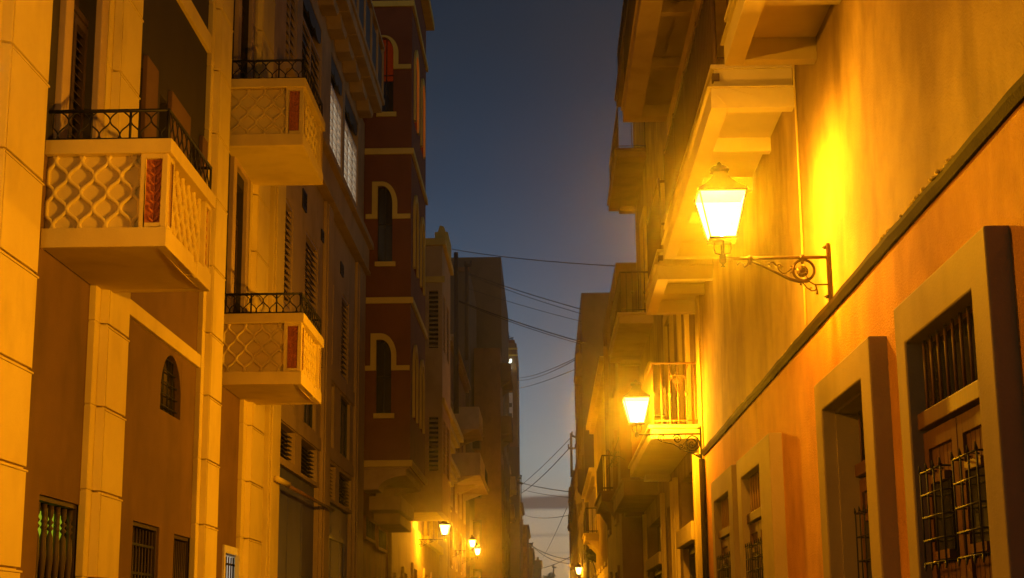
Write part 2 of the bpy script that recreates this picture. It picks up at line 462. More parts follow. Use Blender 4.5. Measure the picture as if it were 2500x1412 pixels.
for k in range(4): mb.box(XW-.08, XW-.05, 24.65, 26.0, 1.5+.4*k, 1.53+.4*k)
mb.build('crossbar', M['iron'], w_)
# balcony doors
for h in doors_up:
    y0, y1, z0, z1 = h
    d_ = MB().box(XW-.2, XW-.25, y0, y1, z0, z1).build('balcony_door', M['wood_dark'], b1)
    mb = MB()
    frame_rect(mb, 'x', XW-.14, XW-.08, y0, (y0+y1)/2-.01, z0, z1-.6, .09); frame_rect(mb, 'x', XW-.14, XW-.08, (y0+y1)/2+.01, y1, z0, z1-.6, .09)
    louvre(mb, 'x', XW-.12, y0+.09, (y0+y1)/2-.1, z0+.1, z1-.7, .1); louvre(mb, 'x', XW-.12, (y0+y1)/2+.1, y1-.09, z0+.1, z1-.7, .1)
    mb.box(XW-.14, XW-.08, y0, y1, z1-.57, z1-.5)
    mb.build('shutter', M['wood_dark'], d_)
    mb = MB(); mb.prism([(y0-.26, z0), (y0-.01, z0), (y0-.01, z1+.2), (y1+.01, z1+.2), (y1+.01, z0), (y1+.26, z0), (y1+.26, z1+.45), (y0-.26, z1+.45)], 'x', XW-.01, XW+.07)
    mb.build('surround', M['tan'], d_, bevel=.01)
def lattice_balcony(y0, y1, zb, par, chipped=False):
    """solid balcony with onion-cell relief panels, terracotta plaques and a low iron rail"""
    xw, xs = XW, XB
    root = MB()
    root.box(xw+.01, xs-.01, y0+.01, y1-.01, zb+.005, zb+.16)                     # slab
    fas = .20
    # bottom fascia
    root.box(xw, xs, y0, y0+.1, zb, zb+fas); 
    if chipped:
        ym = y0 + (y1-y0)*.60
        root.box(xs-.1, xs, y0+.1, ym, zb, zb+fas); root.box(xs-.1, xs-.02, ym, ym+.16, zb, zb+fas*.55); root.box(xs-.1, xs, ym+.16, y1, zb, zb+fas)
    else: root.box(xs-.1, xs, y0+.1, y1, zb, zb+fas)
    root.box(xw, xs-.1, y1-.1, y1, zb, zb+fas)
    # backing wall of the parapet
    z0, z1 = zb+fas, zb+.97
    root.box(xw, xs-.14, y0+.092, y0+.15, z0, z1); root.box(xs-.16, xs-.097, y0+.15, y1-.1, z0, z1); root.box(xw, xs-.12, y1-.12, y1-.06, z0, z1)
    # top rail, slightly proud, with an uneven lower lip
    root.box(xw, xs+.025, y0-.02, y0+.14, z1, z1+.15); root.box(xs-.14, xs+.025, y0+.14, y1+.02, z1, z1+.15); root.box(xw, xs-.14, y1-.12, y1+.02, z1, z1+.15)
    # corner posts
    for (px0, px1, py0, py1) in ((xs-.26, xs-.015, y0+.012, y0+.07), (xs-.075, xs-.012, y0+.07, y0+.26), (xs-.075, xs-.012, y1-.27, y1-.03)):
        pass
    def post(a0, a1, axis, d0, d1):
        w = .055
        def bx(p, q, r_, s_):
            if axis == 'y': root.box(p, q, d0, d1, r_, s_)
            else: root.box(d0, d1, p, q, r_, s_)
        bx(a0, a0+w, z0, z1); bx(a1-w, a1, z0, z1); bx(a0+w, a1-w, z0, z0+.05); bx(a0+w, a1-w, z1-.05, z1)
    post(xs-.29, xs-.012, 'y', y0+.012, y0+.07)
    post(y0+.07, y0+.31, 'x', xs-.08, xs-.012)
    post(y1-.32, y1-.02, 'x', xs-.08, xs-.012)
    rt = root.build('balcony', M['cream_trim'], par, bevel=.007)
    # terracotta plaques
    def plaque(axis, a0, a1, d, o):
        mb = MB()
        if axis == 'y': mb.box(a0+.05, a1-.05, d+.05, d+.07, z0+.045, z1-.045)
        else: mb.box(d-.04, d-.06, a0+.05, a1-.05, z0+.045, z1-.045)
        # a leafy stem in relief
        c = (a0+a1)/2; N_ = 7
        for k in range(N_):
            zz = z0+.1+(z1-z0-.2)*k/(N_-1)
            for sg in (-1, 1):
                P_ = lambda a, z: (a, d+.045, z) if axis == 'y' else (d-.035, a, z)
                w = (a1-a0)*.5-.075
                mb.tube([P_(c, zz-.03), P_(c+sg*w*.6, zz), P_(c+sg*w, zz+.05)], [.012, .014, .005], 5)
        P_ = lambda a, z: (a, d+.045, z) if axis == 'y' else (d-.035, a, z)
        mb.tube([P_(c, z0+.07), P_(c, z1-.07)], .01, 5)
        mb.build('terracotta_plaque', M['terracotta'], rt)
    plaque('y', xs-.29, xs-.012, y0+.012, 1); plaque('x', y0+.07, y0+.31, xs-.012, 1); plaque('x', y1-.32, y1-.02, xs-.012, 1)
    # relief
    mb = MB()
    ogee(mb, lambda a, z: (a, y0+.078, z), xw+.02, xs-.30, z0, z1, .132, .335, .024, n=6, seg=9)
    mb.build('lattice_relief', M['cream_trim'], rt); mb = MB()
    ogee(mb, lambda a, z: (xs-.082, a, z), y0+.32, y1-.34, z0, z1, .132, .335, .029, n=6, seg=9)
    mb.build('lattice_relief', M['cream_trim'], rt)
    # iron rail
    mb = MB(); zt0, zt1 = z1+.17, z1+.47
    for zz, r_ in ((zt0, .014), (zt1, .02)):
        mb.tube([(xw, y0+.05, zz), (xs-.03, y0+.05, zz), (xs-.03, y1-.05, zz), (xw, y1-.05, zz)], r_, 6)
    ogee(mb, lambda a, z: (a, y0+.05, z), xw+.05, xs-.05, zt0, zt1, .105, .30, .0085, n=5, seg=10)
    ogee(mb, lambda a, z: (xs-.03, a, z), y0+.07, y1-.07, zt0, zt1, .105, .30, .0085, n=5, seg=10)
    for p in ((xs-.03, y0+.05), (xs-.03, y1-.05), (xs-.42, y0+.05), (xs-.82, y0+.05), (xs-.03, (y0+y1)/2)):
        mb.tube([(p[0], p[1], z1+.14), (p[0], p[1], zt1)], .014, 6)
    mb.build('railing', M['iron'], rt)
    return rt
lattice_balcony(15.08, 17.22, 5.40, b1, True)
lattice_balcony(23.93, 26.17, 5.40, b1, True)
lattice_balcony(23.64, 25.9, 9.17, b1)
# service cable dropping beside the second pilaster
MB().tube([(XW+.03, 18.28, 15), (XW+.05, 18.3, 11), (XW+.03, 18.27, 8.2)], .008, 5).build('cable', M['cream'], b1)

# ------------------------------------------------------------------ left: louvred building
XL = -4.9
b2 = thing('louvred_building', 'tan building with slatted shutters and slate grey garage doors beyond the lattice balconies', 'building', (-6, 34, 0))
rowA = [(28.9, 30.75, 4.86, 5.5), (31.55, 33.75, 4.8, 5.5), (35.3, 36.8, 4.65, 5.45), (37.5, 39.95, 4.68, 5.43)]
rowG = [(28.85, 34.1, 0, 4.72), (35.35, 40.0, 0, 4.58)]
rowB = [(28.9, 30.5, 5.95, 7.3), (31.8, 33.45, 5.87, 7.3), (35.2, 36.4, 5.82, 7.3), (37.6, 39.4, 5.87, 7.3)]
rowC = [(28.75, 29.95, 7.75, 9.85), (31.6, 33.4, 7.9, 9.88), (35.0, 36.0, 7.75, 9.65), (37.5, 38.9, 7.75, 9.8)]
rowD = [(28.6, 29.9, 12.35, 15.0), (30.6, 33.4, 12.35, 15.0), (34.95, 37.15, 12.3, 15.1), (37.6, 40.4, 12.3, 15.1)]
mb = MB(); mb.grid('x', XL, XL-.3, 27.26, 41.9, 0, 15.6, rowA+rowG+rowB+rowC+rowD); mb.build('wall', M['tan'], b2)
MB().box(XL-.31, -12, 27.26, 41.9, 0, 18.5).build('building_body', M['brown_block'], b2)
for a, b_, xf in ((27.28, 28.4, -4.80), (34.15, 35.2, -4.82), (40.1, 41.88, -4.82)):
    mb = MB(); w = b_-a
    mb.box(XL, xf, a, b_, 0, 11.2); mb.box(xf, xf+.03, a+.12*w, b_-.12*w, 0, 11.18)
    mb.build('pilaster', M['cream' if a < 30 else 'tan'], b2, bevel=.01)
for (a, b_) in ((28.4, 34.15), (35.2, 40.1)):
    for (z0, z1) in ((5.52, 5.8), (7.36, 7.7)):
        MB().box(XL-.01, XL+.035, a, b_, z0, z1).build('string_course', M['tan'], b2, bevel=.006)
for i, h in enumerate(rowA):
    w_ = MB().box(XL-.16, XL-.2, h[0], h[1], h[2], h[3]).build('vent', M['glass'], b2)
    mb = MB(); louvre(mb, 'x', XL-.1, h[0], h[1], h[2], h[3], .085, .07, .05); mb.build('slats', M['slat_dark'], w_)
for i, h in enumerate(rowG):
    mb = MB(); mb.box(XL-.10, XL-.15, h[0], h[1], h[2], h[3])
    n = 3
    for k in range(1, n):
        y = h[0]+(h[1]-h[0])*k/n; mb.box(XL-.10, XL-.092, y-.02, y+.02, h[2], h[3]-.5)
    d_ = mb.build('garage_door', M['grey_door'], b2)
    if i == 1:
        mb = MB(); frame_rect(mb, 'x', XL-.09, XL-.06, 36.2, 39.2, 0, 3.9, .12, False); mb.build('frame', M['grey_door'], d_)
for h in rowB:
    w_ = MB().box(XL-.12, XL-.16, h[0], h[1], h[2], h[3]).build('window', M['glass_teal'], b2)
    mb = MB(); frame_rect(mb, 'x', XL-.11, XL-.07, h[0], h[1], h[2], h[3], .05); mb.box(XL-.11, XL-.08, (h[0]+h[1])/2-.02, (h[0]+h[1])/2+.02, h[2]+.05, h[3]-.05); mb.build('frame', M['green_panel'], w_)
for i, h in enumerate(rowC):
    w_ = MB().box(XL-.22, XL-.26, h[0], h[1], h[2], h[3]).build('window', M['glass'], b2)
    mb = MB(); louvre(mb, 'x', XL-.07, h[0]+.06, h[1]-.06, h[2]+.06, h[3]-.06, .13, .10, .10, .014)
    frame_rect(mb, 'x', XL-.13, XL-.02, h[0], h[1], h[2], h[3], .06)
    mb.build('shutter', M['slat'], w_)
for i, h in enumerate(rowD):
    w_ = MB().box(XL-.22, XL-.26, h[0], h[1], h[2], h[3]).build('window', M['green_panel'], b2)
    zt = h[3]-.75
    if i > 1: MB().box(XL-.19, XL-.2, h[0]+.1, h[1]-.1, h[2]+.1, zt-.05).build('lit_pane', M['window_white'], w_)  # glow added behind the pale slats to brighten them
    mb = MB(); louvre(mb, 'x', XL-.08, h[0]+.06, h[1]-.06, h[2]+.06, zt, .19, .09, .12, .016)
    frame_rect(mb, 'x', XL-.13, XL-.03, h[0], h[1], h[2], zt+.06, .06)
    for k in range(1, 3 if i > 1 else 2):
        y = h[0]+(h[1]-h[0])*k/(3 if i > 1 else 2); mb.box(XL-.13, XL-.03, y-.025, y+.025, h[2]+.06, zt)
    mb.build('shutter', M['slat_white'] if i > 1 else M['slat'], w_)
    # scalloped head hanging in the opening
    mb = MB(); n = 3; wy = (h[1]-h[0])/n
    for k in range(n):
        poly = [(h[0]+k*wy, h[3]), (h[0]+(k+1)*wy, h[3])] + [(h[0]+k*wy+wy*(.5+.5*math.cos(a)), h[3]-.16-.26*math.sin(a)**.7) for a in [math.pi*j/8 for j in range(9)]]
        mb.prism(poly, 'x', XL-.02, XL-.05)
    mb.build('valance', M['green_panel'], w_)
# vents: small square openings (dark grilles set on the wall)
for (a, b_, z0, z1) in ((31.0, 31.5, 10.2, 10.6), (34.5, 35.0, 10.85, 11.15), (33.75, 34.1, 10.2, 10.45), (37.1, 37.6, 10.2, 10.5), (40.2, 40.6, 9.9, 10.7)):
    mb = MB(); frame_rect(mb, 'x', XL+.005, XL+.03, a, b_, z0, z1, .04); louvre(mb, 'x', XL+.02, a+.04, b_-.04, z0+.04, z1-.04, .08, .03, .02, .01)
    mb.box(XL+.001, XL+.006, a, b_, z0, z1)
    mb.build('air_vent', M['iron'], b2)
# projecting parapet strip and stepped gallery at the top
mb = MB(); mb.box(XL, -4.72, 27.6, 41.8, 11.3, 11.95); mb.box(XL, -4.60, 27.6, 41.85, 11.95, 12.12); mb.box(XL, -4.68, 27.6, 41.8, 11.22, 11.3)
mb.build('parapet_ledge', M['tan'], b2, bevel=.01)
mb = MB()
ys = [26.5 + 1.45*k for k in range(11)]
for k in range(10):
    yy0, yy1 = ys[k], ys[k+1]
    mb.box(XL, -4.32, yy0+.05, yy1, 15.62+.0*k, 15.9)
    mb.prism([(yy0+.05, 15.62), (yy0+.45, 15.36), (yy1-.35, 15.36), (yy1, 15.62)], 'x', XL, -4.55)
mb.box(XL-.2, -4.27, 26.5, 41.2, 15.9, 16.05)
gal = mb.build('gallery', M['tan'], b2, bevel=.015)
mb = MB()
for k in range(10): mb.box(-4.36, -4.33, ys[k]+.1, ys[k+1]-.1, 16.1, 17.3)
mb.build('panel', M['green_panel'], gal)
mb = MB()
for k in range(11): mb.box(-4.38, -4.29, ys[k]-.07, ys[k]+.07, 16.05, 17.45)
mb.box(-4.40, -4.27, 26.5, 41.1, 17.45, 17.56)
mb.build('post', M['tan'], gal)
# pipe across the garage front
MB().tube([(-4.72, 27.6, 4.3), (-4.70, 28.8, 4.3)], .055, 8).build('conduit', M['cream'], b2)
MB().tube([(-4.72, 28.8, 4.29), (-4.72, 35.2, 4.31)], .035, 8).build('conduit', M['brown_block'], b2)

# ------------------------------------------------------------------ left: red house with a bay
YB = 42.0
b3 = thing('red_bay_house', 'dark red house with a tall bay of arched windows and pale trim on the left', 'house', (-6, 46, 0))
XBAY = W(1001, 1100, Y=YB).x
XIN = -4.9
def bz(py): return W(950, py, Y=YB).z
def bx_(px, py): return W(px, py, Y=YB).x
lv = [bz(1140), bz(742), bz(378), bz(18)]
YE = 47.3
levels = [(1010, 870, 830, 815, 905), (640, 500, 455, 445, 535), (275, 130, 92, 88, 170)]
holes = []
for (zb_, spr, ti, to, ear) in levels:
    holes.append((bx_(918, 950), bx_(955, 950), bz(zb_), bz(ti)))
mb = MB(); mb.grid('y', YB, YB+.25, XIN, XBAY, lv[0], lv[3]+2.4, holes); mb.build('bay_front', M['red_wall'], b3)
# street face of the bay with its own arched openings
sholes = []
for (zb_, spr, ti, to, ear) in levels:
    for (a, b_) in ((42.9, 43.9), (45.3, 46.3)):
        sholes.append((a, b_, bz(zb_), bz(ti)-.1))
mb = MB(); mb.grid('x', XBAY-.001, XBAY-.25, YB+.25, YE, lv[0], lv[3]+2.4, sholes); mb.build('bay_side', M['red_wall'], b3)
MB().box(-12, XBAY-.45, YE-.15, YE, lv[0], lv[3]+2.4).build('bay_side', M['red_wall'], b3)
MB().box(-12, XIN-.01, YB+.01, 49.5, 0, lv[3]+2.3).build('building_body', M['red_wall'], b3)
MB().box(XIN, XIN-.4, YB, 49.5, 0, lv[0]-.5).build('wall', M['rust_wall'], b3)
tr = MB()
for k, (zb_, spr, ti, to, ear) in enumerate(levels):
    h = holes[k]
    # glass
    gm = M['glass']
    w_ = MB().box(h[0], h[1], YB+.14, YB+.17, h[2], h[3]).build('window', gm, b3)
    if k == 2: MB().box(h[0]+.02, h[1]-.02, YB+.125, YB+.135, bz(195), h[3]-.02).build('blind', M['window_red'], w_)
    mb = MB(); mb.box((h[0]+h[1])/2-.015, (h[0]+h[1])/2+.015, YB+.11, YB+.14, h[2], h[3]); mb.box(h[0], h[1], YB+.11, YB+.138, (h[2]+h[3])/2, (h[2]+h[3])/2+.03)
    mb.build('glazing_bar', M['iron'], w_)
    # haunches: the right half of the head is a quarter round
    xs_, xe = h[0]+.12, h[1]; zs, zt = bz(spr), h[3]
    def arc(xa, xb, za, zb2, n=10): return [(xa+(xb-xa)*math.sin(math.pi/2*i/n), za+(zb2-za)*math.cos(math.pi/2*i/n)) for i in range(n+1)]
    mbh = MB(); mbh.prism([(xe, zt)] + arc(xs_, xe, zs, zt), 'y', YB-.001, YB+.24); mbh.build('arch_haunch', M['red_wall'], b3)
    # pale surround
    xo0, xo1, zo, ze = bx_(905, 850), bx_(968, 850), bz(to), bz(ear)
    tr = MB()
    ou = arc(xs_, xo1, zs, zo); inn = arc(xs_, xe, zs, zt)
    for i in range(10):
        tr.prism([ou[i], ou[i+1], inn[i+1], inn[i]], 'y', YB-.07, YB-.002)
    ts = MB()
    tr.box(xo0, h[0], YB-.07, YB-.002, ze, zo); tr.box(h[0], xs_, YB-.07, YB-.002, zt, zo)
    tr.box(xe, xo1, YB-.07, YB-.002, ze, zs)
    tr.box(bx_(889, 900), xo0, YB-.068, YB-.002, ze, ze+.13); tr.box(xo1, XBAY-.02, YB-.068, YB-.002, ze, ze+.13)
    ts.box(h[0]-.06, h[1]+.09, YB-.08, YB-.002, h[2]-.13, h[2]-.002); ts.build('sill', M['cream_trim'], b3)
    tr.build('window_surround', M['cream_trim'], b3)
    # street face windows
    for q in (0, 1):
        s_ = sholes[2*k+q]
        g2 = M['window_orange'] if k == 2 else M['glass']
        w2 = MB().box(XBAY-.14, XBAY-.17, s_[0], s_[1], s_[2], s_[3]).build('window', g2, b3)
        yc_ = (s_[0]+s_[1])/2; hw = (s_[1]-s_[0])/2; zs2 = s_[3]-hw
        mb = MB()
        for sg in (-1, 1):
            mb.prism([(yc_+sg*hw, s_[3])] + [(yc_+sg*hw*math.sin(math.pi/2*i/8), zs2+hw*math.cos(math.pi/2*i/8)) for i in range(9)], 'x', XBAY-.002, XBAY-.23)
        mb.build('arch_haunch', M['red_wall'], b3)
        mb = MB(); n = 12
        o_ = [(yc_+(hw+.2)*math.cos(math.pi*i/n), zs2+(hw+.2)*math.sin(math.pi*i/n)) for i in range(n+1)]
        i_ = [(yc_+hw*math.cos(math.pi*i/n), zs2+hw*math.sin(math.pi*i/n)) for i in range(n+1)]
        for i in range(n): mb.prism([o_[i], o_[i+1], i_[i+1], i_[i]], 'x', XBAY, XBAY+.06)
        mb.box(XBAY, XBAY+.06, s_[0]-.2, s_[0], s_[2], zs2); mb.box(XBAY, XBAY+.06, s_[1], s_[1]+.2, s_[2], zs2)
        mb.build('window_surround', M['cream_trim'], b3)
for i, z in enumerate(lv):
    mb = MB()
    mb.box(XIN if i else bx_(886, 1130), XBAY+.07, YB-.08, YB-.002, z, z+.17)
    mb.box(XBAY, XBAY+.07, YB-.002, YE+.08, z, z+.17)
    if i == 3: mb.box(XBAY-.2, XBAY+.25, YB-.2, YE+.3, z+1.5, z+1.75)
    mb.build('string_course', M['cream_trim'], b3, bevel=.01)
# corbelled underside
mb = MB()
z0 = lv[0]
mb.box(XIN, XBAY-.02, YB-.02, YE, z0-.06, z0-.001)
mb.box(XIN, XBAY-.10, YB+.02, YE-.2, z0-.24, z0-.06)
poly = [(XIN, z0-.24)] + [(XBAY-.1-.75*math.sin(a), z0-.24-.36*(1-math.cos(a))) for a in [math.pi/2*i/8 for i in range(9)]] + [(XIN, z0-.60)]
mb.build('bay_floor', M['tan'], b3, bevel=.01)
for (q0, q1) in ((YB+.05, YB+1.2), (YE-1.6, YE-.3)): MB().prism(poly, 'y', q0, q1).build('corbel', M['tan'], b3)
mb = MB()
mb = MB(); mb.box(XIN, XIN+.9, YB+2.0, YE+1.0, z0-1.0, z0-.61); mb.box(XIN, XIN+.75, YB+3.2, YE+1.9, z0-1.3, z0-1.0); mb.build('corbel', M['tan'], b3, bevel=.02)
for (pa, pb) in (((887, 1266), (911, 1322)), ((918, 1290), (939, 1345))):
    h = RX(XIN, pa, pb)
    mb = MB(); mb.box(XIN+.002, XIN+.02, *h); w_ = mb.build('window', M['glass'], b3)
    mb = MB(); frame_rect(mb, 'x', XIN+.004, XIN+.08, h[0]-.08, h[1]+.08, h[2]-.08, h[3]+.08, .08); mb.build('frame', M['rust_wall'], w_)
    mb = MB()
    for k in range(6): y = h[0]+(h[1]-h[0])*(k+.5)/6; mb.tube([(XIN+.05, y, h[2]), (XIN+.05, y, h[3])], .02, 5)
    mb.build('grille', M['iron'], w_)

# ------------------------------------------------------------------ street lamps
def street_lamp(loc, sgn, arm, label, ornate, omni, street, cone=165, along=0, group='wall lanterns along the street'):
    """loc: foot of the bracket on the wall at the arm's height; sgn: +1 arm reaches towards +X, -1 towards -X"""
    t = thing('street_lamp', label, 'street lamp', loc, group)
    L0 = Vector(loc)
    def P(u, v, w=0): return (L0.x + sgn*u, L0.y + w, L0.z + v)
    S = .000517
    def Z8(x, y): return P((1600-x)*S, -(y-490)*S)
    k = arm/.877
    mb = MB()
    mb.box(L0.x, L0.x+sgn*.022, L0.y-.03, L0.y+.03, L0.z-.385, L0.z+.115)
    mb.tube([P(.01, 0), P(arm, 0)], .0145, 8)
    for vv in (.085, -.335): mb.tube([P(.02, vv), P(.06, vv)], [.014, .004], 6); mb.tube([P(.02, vv), P(.045, vv)], .016, 6)
    if not ornate:
        mb.tube([Z8(320, 530), Z8(560, 640), Z8(800, 760), Z8(950, 840), Z8(1100, 885), Z8(1250, 880)], [.008, .010, .013, .015, .014, .013], 7)
        ring = [Z8(1180+170*math.cos(a), 700+170*math.sin(a)) for a in [2*math.pi*i/24 for i in range(24)]]
        mb.tube(ring, .0125, 7, True)
        mb.tube([Z8(1250, 880), Z8(1330, 930), Z8(1370, 940), Z8(1590, 936)], .0065, 6)
        mb.tube([Z8(1360, 945), Z8(1380, 1040), Z8(1380, 1100)], [.007, .007, .012], 6)
        mb.tube([Z8(1150, 900), Z8(1220, 990), Z8(1290, 1040), Z8(1350, 1035), Z8(1368, 1000)], .0055, 6)
        mb.tube([Z8(1290, 1040), Z8(1262, 1005), Z8(1285, 985), Z8(1300, 1000)], .005, 6)
        mb.tube([Z8(1130, 900), Z8(1122, 945)], [.006, .01], 6)
        mb.tube([Z8(1060, 690), Z8(1010, 640), Z8(960, 630)], [.006, .009, .005], 6)
        mb.tube([Z8(1220, 800), Z8(1245, 850)], .005, 6)
        mb.tube([Z8(830, 750), Z8(900, 742), Z8(960, 700), Z8(1000, 660), Z8(1050, 690)], [.005, .006, .006, .007, .004], 6)
        mb.tube([Z8(840, 745), Z8(790, 690), Z8(760, 630), Z8(700, 560), Z8(650, 570), Z8(635, 610), Z8(670, 630)], [.006, .006, .007, .006, .005, .005, .004], 6)
        mb.tube([Z8(740, 620), Z8(800, 595), Z8(845, 650), Z8(820, 650)], [.006, .010, .008, .003], 6)
        mb.tube([Z8(635, 590), Z8(590, 590)], [.006, .002], 6)
        mb.tube([Z8(1000, 690), Z8(990, 735), Z8(960, 745)], [.01, .008, .003], 6)
        mb.tube([Z8(310, 540), Z8(290, 600), Z8(240, 640), Z8(215, 600), Z8(250, 570)], [.008, .008, .007, .006, .004], 6)
        mb.tube([Z8(215, 590), Z8(170, 560), Z8(120, 600), Z8(110, 550)], [.006, .006, .006, .002], 6)
        for xx in (330, 1165):
            a = Z8(xx, 490); u = abs(a[0]-L0.x)
            mb.tube([P(u-.018, 0), P(u+.018, 0)], .026, 10); mb.tube([P(u, .01), P(u, -.055)], [.02, .012], 8)
        # rosette in the ring
        c = Z8(1160, 720)
        mb.tube([(c[0], c[1]-.012, c[2]), (c[0], c[1]+.012, c[2])], .048, 16)
        for i in range(10):
            a = 2*math.pi*i/10
            mb.tube([(c[0]+.02*math.cos(a), c[1]-.014, c[2]+.02*math.sin(a)), (c[0]+.043*math.cos(a), c[1]-.014, c[2]+.043*math.sin(a))], [.006, .009], 5)
    else:
        def spiral(uc, vc, r0, turns, a0, rad=.0105, dirn=1):
            pts = []; n = int(16*turns)
            for i in range(n+1):
                f = i/n; a = a0 + dirn*2*math.pi*turns*f; r_ = r0*(1-.86*f)
                pts.append(P(uc + r_*math.cos(a), vc + r_*math.sin(a)))
            mb.tube(pts, rad, 6)
        spiral(.14, -.15, .125, 2.2, math.pi/2); spiral(.14, -.15, .125, .6, math.pi/2, .011, -1)
        spiral(.36, -.075, .07, 1.8, math.pi*.1); spiral(.60, -.062, .056, 1.8, math.pi*.9, .009, -1)
        spiral(.30, -.19, .05, 1.4, math.pi, .009)
        mb.tube([P(.02, -.36), P(.12, -.30), P(.26, -.25), P(.42, -.15), P(.60, -.11), P(.74, -.02)], [.012, .011, .01, .009, .008, .006], 6)
        spiral(.05, -.33, .035, 1.3, 0, .009)
        mb.tube([P(.24, -.01), P(.22, -.10), P(.28, -.16)], .006, 6)
    mb.build('bracket', M['bracket_iron' if not ornate else 'iron'], t)
    # lantern (square, wider at the top) on a small yoke
    cx, cy, cz = L0.x+sgn*arm, L0.y, L0.z
    q2 = math.sqrt(2)
    mb = MB()
    mb.lathe((cx, cy, cz), [(.02, -.07), (.008, -.055), (.03, -.03), (.03, .02), (.016, .035), (.016, .05), (.006, .06)], 10)
    for w in (-1, 1):
        mb.tube([(cx, cy, cz+.03), (cx+w*.06, cy, cz+.045), (cx+w*.072, cy, cz+.09), (cx+w*.066, cy, cz+.15)], .0075, 6)
        mb.tube([(cx, cy, cz+.03), (cx, cy+w*.06, cz+.045), (cx, cy+w*.072, cz+.09), (cx, cy+w*.066, cz+.15)], .0075, 6)
    zb_, zt_ = .16, .54; rb, rt_ = .105, .195
    mb.lathe((cx, cy, cz), [(.07*q2, .135), (.09*q2, .145), (rb*q2+.012, .15), (rb*q2+.012, .165)], 4)
    for sx in (-1, 1):
        for sy in (-1, 1):
            mb.tube([(cx+sx*rb, cy+sy*rb, cz+zb_), (cx+sx*rt_, cy+sy*rt_, cz+zt_)], .0062, 5)
    fr = [(cx+sx*rt_, cy+sy*rt_, cz+zt_) for sx, sy in ((-1,-1),(1,-1),(1,1),(-1,1))]
    mb.tube(fr, .0085, 5, True)
    for p in fr: mb.tube([p, (p[0], p[1], p[2]+.03)], [.014, .004], 6)
    for a, b_ in ((0, 1), (1, 2), (2, 3), (3, 0)):
        m_ = [(fr[a][i]+fr[b_][i])/2 for i in range(3)]
        lo = (cx+(m_[0]-cx)*rb/rt_, cy+(m_[1]-cy)*rb/rt_, cz+zb_)
    mb.build('lantern_frame', M['iron'], t)
    mb = MB()
    mb.lathe((cx, cy, cz), [(.205*q2, .548), (.20*q2, .562), (.135*q2, .615), (.085*q2, .67), (.062*q2, .71), (.05*q2, .74), (.075*q2, .755)], 4)
    mb.lathe((cx, cy, cz), [(.07, .75), (.085, .765), (.07, .79), (.025, .805), (.02, .82), (.006, .835)], 10)
    mb.build('lantern_roof', M['iron'], t)
    mb = MB()
    i0, i1 = rb-.004, rt_-.004
    c0 = [(cx+sx*i0, cy+sy*i0, cz+zb_+.01) for sx, sy in ((-1,-1),(1,-1),(1,1),(-1,1))]
    c1 = [(cx+sx*i1, cy+sy*i1, cz+zt_-.005) for sx, sy in ((-1,-1),(1,-1),(1,1),(-1,1))]
    for a in range(4):
        b_ = (a+1) % 4
        mb.add([c0[a], c0[b_], c1[b_], c1[a]], [(0, 1, 2, 3)])
    mb.build('lantern_glass', M['pane'], t)
    mb = MB(); mb.lathe((cx, cy, cz+.2), [(.02, 0), (.03, .02), (.062, .08), (.07, .15), (.05, .22), (.02, .26)], 12)
    mb.build('bulb', M['bulb'], t)
    # the bulb's own light; the two spots after it are added
    if omni > 0:
        ld = bpy.data.lights.new('lamp_light', 'POINT'); ld.energy = omni*K_OMNI; ld.color = SODIUM; ld.shadow_soft_size = .09
        lo_ = bpy.data.objects.new('lamp_light', ld); scene.collection.objects.link(lo_); lo_.parent = t
        lo_.location = (sgn*arm, 0, .36)
    if street > 0:
        ld = bpy.data.lights.new('added_street_spot', 'SPOT'); ld.energy = street*K_STREET; ld.color = SODIUM  # added spot: brightens the facades opposite without burning out the lamp's own wall
        ld.spot_size = R(cone); ld.spot_blend = .9; ld.shadow_soft_size = .09
        lo_ = bpy.data.objects.new('added_street_spot', ld); scene.collection.objects.link(lo_); lo_.parent = t
        lo_.location = (sgn*arm, 0, .36)
        d = Vector((sgn*1.0, .35 if cone < 150 else .22, -.05 if cone < 150 else .12))
        lo_.rotation_euler = d.to_track_quat('-Z', 'Y').to_euler()
    if along > 0:
        ld = bpy.data.lights.new('added_halo_spot', 'SPOT'); ld.energy = along; ld.color = SODIUM  # added spot pointing towards the camera end, feeds the halo round the lamp
        ld.spot_size = R(56); ld.spot_blend = .8; ld.shadow_soft_size = .09
        lo_ = bpy.data.objects.new('added_halo_spot', ld); scene.collection.objects.link(lo_); lo_.parent = t
        lo_.location = (sgn*arm, 0, .36)
        lo_.rotation_euler = Vector((sgn*.22, -1, -.16)).to_track_quat('-Z', 'Y').to_euler()
    return t
# frosted pane: glows and lets the bulb's light through
m = bpy.data.materials.new('lit_lantern_glass'); m.use_nodes = True; nt = m.node_tree; nt.nodes.clear()
e = nt.nodes.new('ShaderNodeEmission'); e.inputs[0].default_value = (1.0, .55, .10, 1); e.inputs[1].default_value = 5.0
tb = nt.nodes.new('ShaderNodeBsdfTransparent'); ad = nt.nodes.new('ShaderNodeAddShader'); o = nt.nodes.new('ShaderNodeOutputMaterial')
nt.links.new(e.outputs[0], ad.inputs[0]); nt.links.new(tb.outputs[0], ad.inputs[1]); nt.links.new(ad.outputs[0], o.inputs[0]); M['pane'] = m
M['bulb'] = glow('lit_bulb', (1.0, .66, .3), 40)
# the bulb mesh must let the point light inside it out
m = M['bulb']; nt = m.node_tree; tb = nt.nodes.new('ShaderNodeBsdfTransparent'); ad = nt.nodes.new('ShaderNodeAddShader')
em = [n for n in nt.nodes if n.type == 'EMISSION'][0]; ou = [n for n in nt.nodes if n.type == 'OUTPUT_MATERIAL'][0]
nt.links.new(em.outputs[0], ad.inputs[0]); nt.links.new(tb.outputs[0], ad.inputs[1]); nt.links.new(ad.outputs[0], ou.inputs[0])

